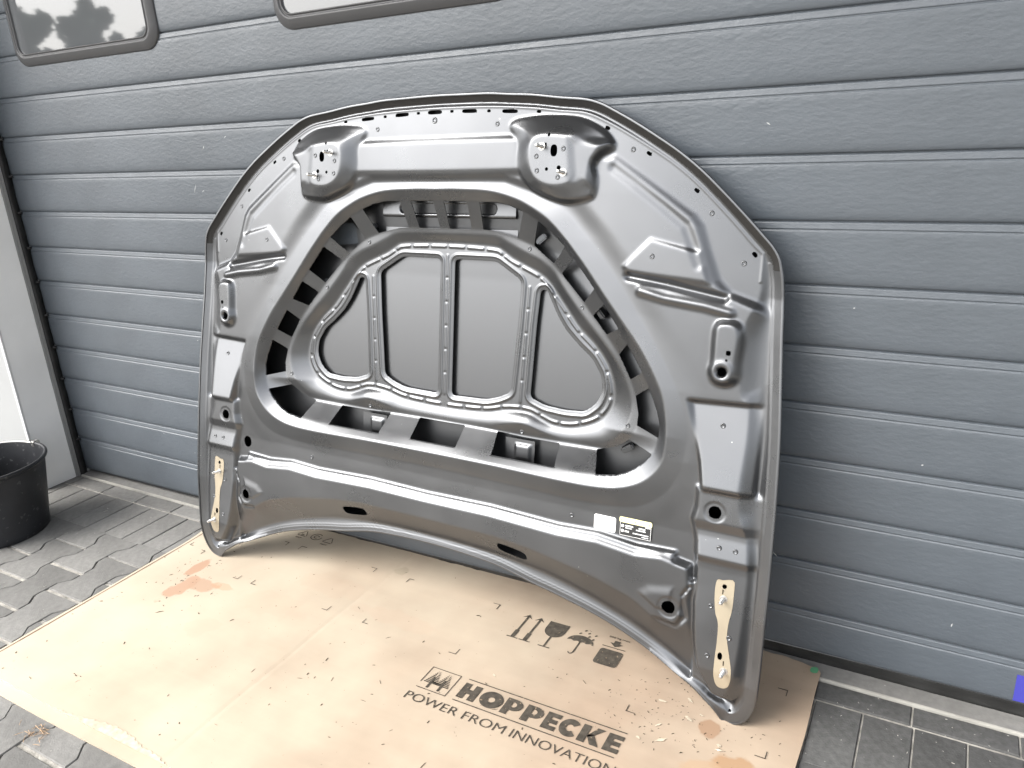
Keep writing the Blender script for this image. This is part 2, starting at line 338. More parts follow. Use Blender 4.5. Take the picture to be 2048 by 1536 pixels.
# side seal
v = []; f = []
zs = np.linspace(0.0, 2.52, 120); prof = [(0.004, -0.030), (0.0145, -0.0295), (0.018, -0.022), (0.013, -0.012), (0.010, -0.0022), (-0.004, -0.0022)]
for i, z in enumerate(zs):
    wv = 0.0012*math.sin(i*1.7)+0.0008*math.sin(i*0.6)
    for x, y in prof: v.append((x+(wv if x > .005 else 0), y, z))
n = len(prof)
for i in range(len(zs)-1):
    for k in range(n-1): f.append((i*n+k, i*n+k+1, (i+1)*n+k+1, (i+1)*n+k))
link('side_seal', pydata('side_seal', v, f, True), door, [M['black']])
km = tube('seal_nub', [(0.008, -0.012, 0), (0.016, -0.009, 0), (0.023, -0.004, 0)], [0.0060, 0.0055, 0.003], 8)
km.materials.append(M['black'])
for k in range(-6, 12):
    o = bpy.data.objects.new('hinge_end_cap', km); C.objects.link(o); o.location = (random.uniform(-.002, .001), 0, Z11+PITCH*(11-k)-0.004); o.parent = door
link('tape_patch', boxmesh('tape_patch', 3.146, 3.30, -0.0030, -0.0018, 0.056, 0.120, 0.0004), door, [M['blue']])

for (x_, z_, l_, a_) in ((.952, 1.100, .030, 1.1), (.985, 1.092, .010, .3), (1.02, 1.215, .016, .9), (1.115, 1.24, .012, .5), (2.06, 1.505, .014, 1.5), (1.10, 1.02, .020, 1.3), (2.60, 1.21, .010, -.6), (2.66, .28, .016, -.8), (.83, .62, .008, .4), (2.93, .55, .006, .2), (3.02, .20, .010, 1.4), (.55, .25, .006, 1.0), (.70, .20, .008, 1.2), (2.78, .86, .005, .3)):
    dx, dz = math.cos(a_)*l_/2, math.sin(a_)*l_/2; nx_, nz_ = -math.sin(a_)*.0010, math.cos(a_)*.0010
    v = [(x_-dx, -.0019, z_-dz), (x_+nx_*1.4, -.0021, z_+nz_*1.4), (x_+dx, -.0019, z_+dz), (x_-nx_, -.0021, z_-nz_)]
    link('scuff_mark', pydata('scuff_mark', v, [(0, 3, 2, 1)]), door, [M['scuff']])
# windows
def rrect(x0, x1, z0, z1, r, seg=8):
    pts = []
    for (cx_, cz_, a0) in ((x1-r, z1-r, 0), (x0+r, z1-r, 90), (x0+r, z0+r, 180), (x1-r, z0+r, 270)):
        for k in range(seg+1):
            a = math.radians(a0+90*k/seg); pts.append((cx_+r*math.cos(a), cz_+r*math.sin(a)))
    return pts
def window(x0):
    x1, z0, z1 = x0+0.703, 1.486, 1.826
    loops = [(0, .058, 0.004), (0, .058, -0.0035), (.0025, .056, -0.0065), (.022, .040, -0.0150), (.027, .036, -0.0160), (.0275, .036, -0.0125), (.0325, .032, -0.0125), (.033, .031, -0.0155), (.036, .029, -0.0150), (.037, .028, -0.0080)]
    v = []; f = []; n = None
    for d, r, y in loops:
        R = rrect(x0+d, x1-d, z0+d, z1-d, r); n = len(R); v += [(a, y, c) for a, c in R]
    for i in range(len(loops)-1):
        for k in range(n): f.append((i*n+k, i*n+(k+1) % n, (i+1)*n+(k+1) % n, (i+1)*n+k))
    fr = link('window_frame', pydata('window_frame', v, f, False), door, [M['frame']])
    for p in fr.data.polygons: p.use_smooth = True
    R = rrect(x0+.034, x1-.034, z0+.034, z1-.034, .03)
    link('pane', pydata('pane', [(a, -0.0095, c) for a, c in R], [tuple(range(len(R)))]), fr, [M['pane']])
window(0.220); window(1.371)

# ---------------------------------------------------------------- car hood
HO = Vector((1.83948, -0.25635, 0.010))
HU = Vector((0.999939, -0.009774, -0.005200)); HV = Vector((0.006903, 0.183244, 0.983043)); HW = Vector((-0.008656, -0.983019, 0.183300))
hood = empty('car_hood'); hm = Matrix((HU, HV, HW)).transposed().to_4x4(); hm.translation = HO; hood.matrix_world = hm
tag(hood, 'black coated car hood leaning inside out against the grey garage door', 'car hood')

def resample(pts, step=0.006, closed=False):
    """Catmull-Rom through the traced points"""
    P = np.array(pts, float); n = len(P); outp = []
    rng = range(n) if closed else range(n-1)
    for i in rng:
        p0 = P[(i-1) % n] if (closed or i > 0) else 2*P[0]-P[1]; p1 = P[i]; p2 = P[(i+1) % n]; p3 = P[(i+2) % n] if (closed or i+2 < n) else 2*P[-1]-P[-2]
        k = max(1, int(np.linalg.norm(p2-p1)/step))
        for s in range(k):
            tt = s/k; a = 2*p1; b_ = p2-p0; c = 2*p0-5*p1+4*p2-p3; d = -p0+3*p1-3*p2+p3
            outp.append(0.5*(a+b_*tt+c*tt*tt+d*tt**3))
    if not closed: outp.append(P[-1])
    return np.array(outp)
def mirror_closed(halfpts, smooth=True):
    """half curve from the centre line to the centre line -> closed polygon"""
    P = np.array(halfpts, float)
    Q = np.concatenate([P, (P[::-1])[1:-1]*np.array([-1, 1])])
    return resample(Q, 0.006, True) if smooth else Q
def seg_dist(U, V, P, closed):
    d2 = np.full(U.shape, 1e9); n = len(P)
    for i in range(n if closed else n-1):
        a = P[i]; b_ = P[(i+1) % n]; e = b_-a; L2 = e@e
        if L2 < 1e-14: continue
        tt = np.clip(((U-a[0])*e[0]+(V-a[1])*e[1])/L2, 0, 1)
        dx = U-(a[0]+tt*e[0]); dy = V-(a[1]+tt*e[1]); np.minimum(d2, dx*dx+dy*dy, out=d2)
    return np.sqrt(d2)
def inside(U, V, P):
    r = np.zeros(U.shape, bool); n = len(P)
    for i in range(n):
        x1, y1 = P[i]; x2, y2 = P[(i+1) % n]
        if y1 == y2: continue
        c = (y1 > V) != (y2 > V); r ^= c & (U < (x2-x1)*(V-y1)/(y2-y1)+x1)
    return r
def sdf(U, V, P, margin=None):
    """positive inside"""
    if margin is None:
        d = seg_dist(U, V, P, True); return np.where(inside(U, V, P), d, -d)
    r = np.full(U.shape, -margin); lo = P.min(0)-margin; hi = P.max(0)+margin
    mk = (U > lo[0]) & (U < hi[0]) & (V > lo[1]) & (V < hi[1])
    if mk.any():
        u, v_ = U[mk], V[mk]; d = seg_dist(u, v_, P, True); r[mk] = np.where(inside(u, v_, P), d, -d)
    return r
def pdist(U, V, P, margin=0.03):
    r = np.full(U.shape, margin); P = np.array(P, float); lo = P.min(0)-margin; hi = P.max(0)+margin
    mk = (U > lo[0]) & (U < hi[0]) & (V > lo[1]) & (V < hi[1])
    if mk.any(): r[mk] = np.minimum(margin, seg_dist(U[mk], V[mk], P, False))
    return r
def ss(x, a, b_):
    tt = np.clip((x-a)/(b_-a), 0, 1); return tt*tt*(3-2*tt)

OUTL = mirror_closed([(0, 1.3165), (.09, 1.3150), (.15, 1.3135), (.2012, 1.3090), (.2585, 1.3045), (.325, 1.2955), (.385, 1.2885), (.42, 1.2785), (.4485, 1.2650), (.498, 1.2385), (.5467, 1.2095), (.5945, 1.1790), (.6417, 1.1432), (.6885, 1.1010), (.7347, 1.0565), (.7712, 1.0194), (.7900, .9995), (.8025, .9800), (.8085, .960), (.814, .930), (.8190, .87), (.8220, .825), (.8290, .74), (.8385, .62), (.8435, .50), (.8460, .40), (.8475, .30), (.8475, .20), (.8465, .12), (.8440, .075), (.8370, .045), (.8240, .020), (.8080, .006), (.7900, .0010), (.7815, .0000), (.7733, .0075), (.757, .0245), (.7325, .0415), (.7072, .0570), (.6600, .0760), (.6027, .1010), (.5303, .1300), (.4500, .1535), (.3594, .1730), (.2995, .1835), (.1987, .2042), (.1000, .2120), (0, .2145)])
FOLD = [(.774, .978), (.771, .90), (.752, .850), (.745, .806), (.753, .71), (.770, .688), (.776, .618), (.772, .49), (.785, .440), (.797, .404), (.803, .345), (.803, .262), (.799, .163), (.792, .100), (.779, .064), (.765, .048), (.7496, .0478), (.7052, .0749), (.635, .1170), (.5631, .1500), (.4898, .1755), (.4143, .1965), (.3362, .2135), (.2555, .2245), (.1718, .2315), (.08, .2345), (0, .235)]
TOPIN = [(0, 1.2925), (.15, 1.2895), (.2585, 1.2815), (.325, 1.2730), (.385, 1.2655), (.44, 1.2430), (.49, 1.2165), (.54, 1.1875), (.585, 1.1590), (.63, 1.1245), (.6735, 1.0850), (.7180, 1.0415), (.7530, 1.0055), (.7700, .990)]
INN = mirror_closed(TOPIN+FOLD)
CREST = mirror_closed([(0, 1.1065), (.06, 1.107), (.148, 1.1025), (.217, 1.0865), (.261, 1.0680), (.3075, 1.0405), (.350, 1.0010), (.3820, .9660), (.4040, .9410), (.4560, .8768), (.5050, .819), (.5410, .776), (.5760, .722), (.5960, .680), (.6070, .6290), (.6090, .578), (.600, .536), (.568, .497), (.517, .4720), (.45, .4615), (.35, .4605), (.19, .464), (0, .4645)])
FOOT = mirror_closed([(0, 1.135), (.12, 1.1355), (.20, 1.1330), (.255, 1.112), (.3338, 1.0725), (.3800, 1.028), (.4300, .976), (.4820, .914), (.530, .848), (.5720, .789), (.612, .726), (.638, .677), (.652, .632), (.654, .583), (.643, .525), (.617, .480), (.575, .444), (.51, .4245), (.40, .4190), (.3, .4210), (.15, .4235), (0, .425)])
WOUT = mirror_closed([(0, 1.0802), (.0823, 1.0798), (.1583, 1.0785), (.1955, 1.0722), (.2335, 1.0587), (.2722, 1.0389), (.3068, 1.0151), (.3421, .9850), (.3653, .9600), (.4180, .8966), (.4440, .8640), (.4800, .8145), (.5080, .7750), (.5402, .7259), (.5620, .6870), (.5791, .6480), (.5870, .62), (.5864, .5892), (.5754, .5522), (.5413, .5160), (.4958, .4920), (.4481, .4850), (.3447, .4820), (.1735, .4829), (.07, .4845), (0, .485)])
ISL = mirror_closed([(0, 1.0168), (.0687, 1.0168), (.1389, 1.0150), (.1700, 1.0085), (.2034, 1.0000), (.2444, .9860), (.2713, .9690), (.2987, .9480), (.3239, .925), (.3496, .8985), (.381, .8659), (.4076, .8360), (.4429, .7980), (.4760, .7560), (.5037, .7098), (.5211, .6700), (.5303, .6311), (.528, .5975), (.5113, .5699), (.4832, .548), (.44, .5330), (.3356, .5295), (.2422, .5300), (.165, .5325), (.0576, .5335), (0, .534)])
IS = mirror_closed([(0, 1.005), (.1334, 1.0040), (.1811, .9880), (.2216, .9700), (.2656, .9520), (.3000, .9300), (.3240, .900), (.3466, .8726), (.38, .836), (.4250, .7900), (.470, .7400), (.4980, .6950), (.5125, .6489), (.5018, .5996), (.4629, .557), (.4131, .5415), (.3481, .540), (.3007, .5490), (.2391, .5640), (.1791, .5540), (.1300, .5430), (0, .5415)])
IE = mirror_closed([(0, .985), (.1306, .9810), (.1600, .9720), (.1853, .957), (.22, .9425), (.262, .924), (.290, .903), (.315, .873), (.338, .845), (.372, .805), (.4123, .7700), (.4452, .7280), (.4622, .6821), (.4615, .6363), (.4296, .5939), (.3698, .5690), (.3166, .5660), (.2800, .5760), (.2444, .5880), (.1892, .5860), (.1304, .5730), (.06, .5680), (0, .567)])
def offset_in(P, d):
    n = len(P); t_ = np.roll(P, -1, 0)-np.roll(P, 1, 0); t_ /= np.linalg.norm(t_, axis=1)[:, None]
    ar = np.sum(P[:, 0]*np.roll(P[:, 1], -1)-np.roll(P[:, 0], -1)*P[:, 1]); sg = 1 if ar > 0 else -1
    return P+np.stack([-t_[:, 1], t_[:, 0]], 1)*sg*d
_b = offset_in(IE, .0110); _b = _b[_b[:, 0] >= -.001]; _b = _b[np.lexsort((np.arange(len(_b)),))]
_i0 = int(np.argmax(_b[:, 1]-1000*(np.abs(_b[:, 0]) > .004))); BEAD = resample(np.roll(_b, -_i0, 0)[::2], .003) if np.linalg.norm(np.roll(_b, -_i0, 0)[1]-np.roll(_b, -_i0, 0)[0]) < .02 else resample(np.roll(_b, -_i0-1, 0)[::-1][::2], .003)
PANES = [np.array([(.0215, .944), (.1400, .944), (.2110, .902), (.2060, .80), (.1930, .632), (.160, .616), (.125, .606), (.0215, .603)]),
         np.array([(.2630, .884), (.256, .80), (.25, .68), (.247, .627), (.287, .6130), (.3400, .6090), (.3915, .6120), (.4200, .636), (.4320, .665), (.4277, .70), (.4030, .737), (.3663, .7650), (.332, .797), (.309, .829), (.289, .866), (.280, .884)])]
def round_poly(P, r, k=5):
    n = len(P); o_ = []
    for i in range(n):
        a, b_, c = P[i-1], P[i], P[(i+1) % n]; l1 = np.linalg.norm(a-b_); l2 = np.linalg.norm(c-b_)
        p = b_+(a-b_)/l1*min(r, l1*.45); q_ = b_+(c-b_)/l2*min(r, l2*.45)
        for t_ in np.linspace(0, 1, k): o_.append((1-t_)**2*p+2*t_*(1-t_)*b_+t_*t_*q_)
    return np.array(o_)
PANES = [round_poly(p, .012) for p in PANES]
def strut_windows():
    """opening between WOUT and ISL, interrupted by tabs; each window given by its corners"""
    W = [[(.1160, 1.0790), (.1583, 1.0785), (.1955, 1.0722), (.2335, 1.0587), (.2060, 1.0000), (.17, 1.0085), (.1389, 1.0150), (.1100, 1.0170)],
         [(.0150, 1.0802), (.0823, 1.0798), (.0770, 1.0168), (.0140, 1.0168)],
         [(.2722, 1.0389), (.3068, 1.0151), (.3421, .9850), (.3020, .9462), (.2713, .9680), (.2490, .9850)],
         [(.3653, .9600), (.3930, .9270), (.4180, .8966), (.384, .8640), (.3496, .8980), (.3239, .9250)],
         [(.4430, .8655), (.4800, .8145), (.4429, .7975), (.4076, .8365)],
         [(.5026, .7830), (.5402, .7259), (.5065, .7045), (.4760, .7560)],
         [(.5580, .6950), (.5791, .6480), (.5870, .62), (.5864, .5892), (.529, .6051), (.5303, .6311), (.5211, .6700)],
         [(.5754, .5522), (.5600, .5330), (.5413, .5160), (.5200, .5020), (.4958, .4920), (.4481, .4850), (.4303, .5310), (.4800, .5460), (.5113, .5690)],
         [(.3447, .4820), (.1735, .4829), (.165, .5330), (.2422, .5300), (.3356, .5295)],
         [(-.02, .4848), (.0700, .4845), (.0700, .5335), (-.02, .5335)]]
    return [np.array(a) for a in W]
WINS = strut_windows()
def ell(cu, cv, a, b_, ang=0, n=20, p=1.0):
    tt = np.linspace(0, 2*np.pi, n, endpoint=False); x = a*np.sign(np.cos(tt))*np.abs(np.cos(tt))**p; y = b_*np.sign(np.sin(tt))*np.abs(np.sin(tt))**p
    ca, sa = math.cos(ang), math.sin(ang); return np.stack([cu+ca*x-sa*y, cv+sa*x+ca*y], 1)
HOLES = [ell(.727, .460, .0135, .0135), ell(.646, .231, .0145, .0145), ell(.760, .3065, .0052, .0052, n=12), ell(.7655, .157, .0052, .0085, n=14), ell(.7265, .790, .0050, .0050, 0, 12, 0.5), ell(.7235, .7755, .0028, .0028, n=8),
         ell(.716, .7505, .0088, .0088, n=16), ell(.3275, 1.184, .0082, .0125, 0, 20, .8), ell(.3140, 1.2165, .0036, .0036, n=10), ell(.3068, 1.195, .0036, .0058, n=10), ell(.3409, 1.1485, .0050, .0050, n=12), ell(.3120, 1.1460, .0040, .0040, n=12),
         ell(.246, .2560, .041, .0130, -.14, 30, .55),
         ell(.273, 1.2695, .0055, .0033, -.05, 10, .6), ell(.2010, 1.2735, .0200, .0042, -.05, 20, .5), ell(.147, 1.2765, .0050, .0032, -.03, 10, .6), ell(.0955, 1.2785, .0200, .0043, -.03, 20, .5), ell(.0475, 1.2800, .0050, .0032, 0, 10, .6), ell(0, 1.2800, .0200, .0046, 0, 20, .5),
         ell(.4345, 1.2305, .0062, .0036, -.5, 10, .6), ell(.5275, 1.1775, .0062, .0036, -.6, 10, .6), ell(.6310, 1.1045, .0062, .0036, -.72, 10, .6), ell(.7540, .9835, .0064, .0038, -.8, 10, .6), ell(.7915, .0300, .0030, .0030, n=8)]
PANEL = np.array([(-.1, 1.130), (.19, 1.130), (.34, 1.085), (.395, 1.120), (.417, 1.1745), (.455, 1.1700), (.504, 1.1374), (.5698, 1.0938), (.6272, 1.055), (.6439, 1.0345), (.6593, .992), (.6851, .9298), (.7107, .9035), (.7635, .886), (.80, .87), (.80, .30), (-.1, .30)])
XBAR = np.array([(-.1, 1.2190), (.17, 1.2185), (.260, 1.2180), (.260, 1.1430), (-.1, 1.1425)])
TRI = np.array([(.5462, 1.0071), (.6500, .9831), (.6730, .9225), (.5, .9360), (.4892, .9494)])
BOWL = resample([(.2030, 1.2420), (.2150, 1.2540), (.2500, 1.2585), (.3017, 1.2590), (.371, 1.2510), (.4224, 1.228), (.4460, 1.206), (.4500, 1.1900), (.4250, 1.1740), (.4130, 1.1549), (.4180, 1.1250), (.4150, 1.0980), (.4012, 1.0862), (.3535, 1.0800), (.3107, 1.0880), (.265, 1.1080), (.2360, 1.1387), (.2270, 1.1700), (.2250, 1.2050), (.2120, 1.2270)], .006, True)
PAD = resample([(.2725, 1.2050), (.2830, 1.2130), (.3041, 1.2165), (.3550, 1.2115), (.3700, 1.2030), (.3740, 1.1778), (.3742, 1.1361), (.3582, 1.1167), (.3165, 1.1138), (.2830, 1.1300), (.2685, 1.1616), (.2664, 1.1892)], .006, True)
PADHI = np.array([(.448, 1.200), (.36, 1.209), (.37, 1.120), (.412, 1.110), (.42, 1.16)])
BEAM = mirror_closed([(0, .3430), (.185, .3450), (.37, .3380), (.47, .3430), (.56, .3330), (.620, .3400), (.683, .3300), (.688, .285), (.674, .262), (.666, .200), (.610, .200), (.575, .222), (.55, .232), (.47, .254), (.39, .268), (.30, .283), (.2, .291), (0, .292)], False)
STRIP2 = mirror_closed([(0, .3555), (.185, .3590), (.37, .3525), (.47, .3575), (.56, .3480), (.648, .3510), (.650, .320), (0, .300)], False)
CPAD = np.array([(.5750, .2400), (.600, .262), (.6650, .2740), (.6800, .215), (.6623, .190), (.6256, .196)])
COL = np.array([(.6860, .505), (.6860, .4650), (.6790, .4346), (.6900, .3898), (.6950, .3377), (.6970, .2851), (.6950, .2574), (.7000, .2014), (.7050, .1612), (.7150, .1149), (.75, .060), (.80, .05), (.83, .1), (.83, .505)])
POCKET = np.array([(.6520, .6830), (.80, .6880), (.80, .4990), (.6960, .4990), (.6850, .56)])
BOSS = resample([(.6950, .8400), (.7060, .8500), (.7358, .8480), (.7480, .8250), (.7455, .7744), (.7440, .7393), (.7239, .7250), (.700, .7300), (.6900, .7500), (.6933, .7718), (.6930, .8158)], .006, True)
HPAD = np.array([(.695, .492), (.705, .498), (.80, .498), (.80, .437), (.69, .437)])

def edge_w(V):
    return np.interp(V, [-.01, .03, .10, .25, .40, .60, .80, .90, .98, 1.15, 1.32], [-.004, .004, .014, .017, .012, .003, -.006, -.009, -.003, .003, .008])
def height(U, V, res):
    A = np.abs(U)
    w_ = .0030-.0180*(A/.75)**2                                    # outer flange
    def blend(poly, target, wd, marg=.06, sh=0.0):
        nonlocal w_
        d = sdf(A, V, poly, marg); k = ss(d+sh, -wd/2, wd/2); w_ = w_*(1-k)+target*k
    blend(XBAR, .008+0*V, .018)
    dF0 = np.maximum(-sdf(A, V, FOOT), 0)
    wf_ = np.interp(V, [.40, .55, .70, .85, 1.0, 1.14], [-.0065, .001, .000, -.004, -.0055, -.0095])
    wo_ = np.interp(V, [.40, .50, .70, 1.0, 1.1], [-.0055, .000, .0015, .001, .002])-.003*ss(A, .45, .65)
    blend(PANEL, wf_+(wo_-wf_)*ss(dF0, 0, .055), .022)
    blend(TRI, .0035+0*V, .011)
    # groove under the raised triangle plate
    d = pdist(A, V, [(.500, .9290), (.5828, .9170), (.6753, .9010), (.7052, .8960)], .03); w_ -= .010*(1-ss(d, .0, .013))
    d = pdist(A, V, [(.5300, .9000), (.5834, .8880), (.6700, .8780), (.72, .868)], .03); w_ += .007*(1-ss(d, .0, .014))
    # shallow trough beside the outer ridge
    d = pdist(A, V, [(.455, 1.150), (.504, 1.118), (.5640, 1.0750), (.616, 1.036), (.634, .998), (.650, .960)], .04); w_ -= .003*(1-ss(d, .0, .016))
    blend(BOSS, .012+0*V, .016)
    d = np.hypot(A-.716, V-.7505); w_ = w_+.004*np.exp(-((d-.017)/.005)**2)-.006*np.exp(-(d/.012)**2)
    blend(POCKET, -.012+(.6880-V)/.19*.034, .010)
    # hinge column with its steps
    col = np.interp(V, [.05, .12, .30, .335, .350, .362, .405, .418, .438, .50], [.012, .020, .008, .006, .006, .013, .004, .003, .011, .009])
    blend(COL, col, .016)
    d = np.hypot(A-.727, V-.460); w_ = w_*1.0
    blend(STRIP2, .0035+0*V, .010)
    blend(BEAM, .0120+.0*V, .0120)
    blend(CPAD, .0150+0*V, .026)
    # slope from beam to lower rim
    lowrim = sdf(A, V, INN)
    db = sdf(A, V, BEAM, .5)
    mk = (V < .30) & (A < .70) & (db < 0)
    kk = np.clip(-db/(np.maximum(lowrim, 0)+np.maximum(-db, 0)+1e-6), 0, 1)
    sl = .012*(1-kk)+(-.028)*kk
    kcol = ss(sdf(A, V, COL, .06), -.012, .012); kcp = ss(sdf(A, V, CPAD, .06), -.010, .006)
    slm = np.where(mk, sl, w_); w_ = np.where(mk, slm*(1-kcol)*(1-kcp)+w_*np.maximum(kcol, kcp) if False else (w_*np.maximum(kcol, kcp)+slm*(1-np.maximum(kcol, kcp))), w_)
    mk2 = (V < .318) & (A < .672) & (db >= 0) & (db < .024); w_ = np.where(mk2, .012*(1-kcol)+w_*kcol, w_)
    # latch pads
    blend(BOWL, .0035+(1.259-V)*.05, .012)
    db2 = sdf(A, V, BOWL, .12); dp = sdf(A, V, PAD, .12)
    tt = np.clip(np.maximum(db2, 0)/(np.maximum(db2, 0)+np.maximum(-dp, 0)+1e-6), 0, 1)
    up = ss(V, 1.165, 1.215)
    prof = tt*.75+ss(tt, 0, 1)*.25
    w_ = np.where(db2 > 0, w_*(1-prof)+.0285*prof, w_)
    dh = ss(sdf(A, V, PADHI, .05), -.008, .014); w_ = w_*(1-dh*.9*(db2 > 0))+.0245*dh*.9*(db2 > 0)
    # ring around the opening
    dF = sdf(A, V, FOOT); dC = sdf(A, V, CREST); dO = sdf(A, V, WOUT); dI = sdf(A, V, ISL); dS = sdf(A, V, IS); dE = sdf(A, V, IE)
    def zone(dout, din, wo, wi, ease=True):
        nonlocal w_
        m_ = (dout > 0) & (din <= 0); tt = dout/(dout-din+1e-9)
        if ease: tt = tt*tt*(3-2*tt)
        w_ = np.where(m_, wo*(1-tt)+wi*tt, w_)
    cw_ = np.interp(V, [.45, .50, .60, .70, .80, 1.1], [.0015, .003, .0065, .004, .0005, -.0005])
    zone(dF, dC, w_, cw_, False)
    wo2 = np.interp(V, [.49, .60], [-.014, -.018])
    zone(dC, dO, cw_, wo2, False)
    ti_ = np.interp(V, [.535, .585, .8, 1.02], [-.0575, -.038, -.043, -.050])
    zone(dO, dI, wo2, ti_, False)
    zone(dI, dS, ti_, ti_-.002, False)
    zone(dS, dE, ti_-.002, -.064, False)
    w_ = np.where(dE > 0, -.064, w_)
    # rim
    dr = lowrim; dout = sdf(A, V, OUTL)
    ew = edge_w(V)
    # lower arc edge sits deep
    arc = (1-ss(A, .58, .82))*(V < .5); ew = ew*(1-arc)+(-.024)*arc
    m_ = (dr < 0)
    hb = .0190*(1-arc)+1e-4
    tt = np.clip(-dr/(-dr+np.maximum(dout-hb, 0)+1e-9), 0, 1)
    hs_ = .0125*(.25+.45*ss(V, .03, .16)+.30*ss(V, .86, .96)); low = ew-hs_*(1-arc)
    trough = np.interp(V, [0, .1, .4, .9, 1.0, 1.3], [.004, .005, .008, .004, .001, .001])*(1-arc)
    te = tt*tt*(3-2*tt)
    rimw = w_*(1-te)+low*te-trough*np.sin(np.pi*tt)
    hem_ = low+hs_*(1-np.clip(dout/hb, 0, 1))
    rimw = np.where((dout < hb) & (arc < .98), hem_, rimw)
    w_ = np.where(m_, rimw, w_)
    # blur: press radii
    def gblur(Z, s):
        r = int(3*s)+1; k = np.exp(-np.arange(-r, r+1)**2/(2*s*s)); k /= k.sum()
        Zp = np.pad(Z, ((r, r), (r, r)), mode='edge')
        Zp = sum(k[i]*Zp[:, i:i+Z.shape[1]] for i in range(2*r+1)); return sum(k[i]*Zp[i:i+Z.shape[0], :] for i in range(2*r+1))
    w_ = gblur(w_, .0023/res)
    # sharp beads
    def beadw(d, h, r): return h*(1-ss(d, 0, r))
    w_ += beadw(np.abs(dr-.0035), .0012, .0042)*(V > .93)                     # bright line inside top rim
    w_ += beadw(np.abs(dout-.0225), .0012, .003)*(A > .5)*(V < .97)*(1-arc)
    w_ += (beadw(np.abs(dout-.010), .0007, .0024)+beadw(np.abs(dout-.0160), .0006, .0022))*(V < .24)*(1-ss(A, .70, .76))
    w_ -= beadw(np.abs(dC+.0465), .0010, .0018)*(V < .95)*(A > .3)*0
    # dashed bead round the panes and on the dividers
    s_ = np.concatenate([[0], np.cumsum(np.linalg.norm(np.diff(BEAD, axis=0), axis=1))]); per = s_[-1]/round(s_[-1]/.0535)
    dash = [BEAD[(s_ >= k*per+.0050) & (s_ <= (k+1)*per-.0050)] for k in range(int(round(s_[-1]/per)))]
    if True:
        # centre dash at the top straddles nothing: start half a dash off centre
        for D_ in dash:
            if len(D_) > 1: d = pdist(A, V, D_, .012); w_ += .0024*(1-ss(d, .0008, .0046))
    for (a0, b0, a1, b1, n_) in ((0, .957, 0, .60, 6), (.2350, .893, .2210, .608, 5)):
        for k in range(n_):
            t0, t1 = (k+.08)/n_, (k+.92)/n_
            d = pdist(A, V, [(a0+(a1-a0)*t0, b0+(b1-b0)*t0), (a0+(a1-a0)*t1, b0+(b1-b0)*t1)], .012); w_ += .0019*(1-ss(d, .0006, .0044))
    for P_ in PANES:
        d = -sdf(A, V, P_, .03)
        w_ += .0026*(1-ss(np.abs(d-.0115), .0004, .0046))
        w_ -= .0020*(1-ss(d, -.004, .006))
    # ring lines
    w_ += .0010*(1-ss(np.abs(dO+.006), 0, .004))*0
    # round emboss around the big holes
    for (cu, cv, r, hgt) in ((.727, .460, .020, -.0015), (.646, .231, .022, -.0012)):
        d = np.hypot(A-cu, V-cv); w_ += hgt*(1-ss(d, r, r+.004))
    d = np.hypot(A-.716, V-.7505); w_ += .0022*np.exp(-((d-.0120)/.0022)**2)
    return w_

def holes_sdf(U, V):
    """positive inside something cut away"""
    A = np.abs(U); h = -sdf(A, V, OUTL)
    for P_ in WINS: h = np.maximum(h, sdf(A, V, P_, .02))
    for P_ in PANES: h = np.maximum(h, sdf(A, V, P_, .02))
    for P_ in HOLES: h = np.maximum(h, sdf(A, V, P_, .008))
    return h

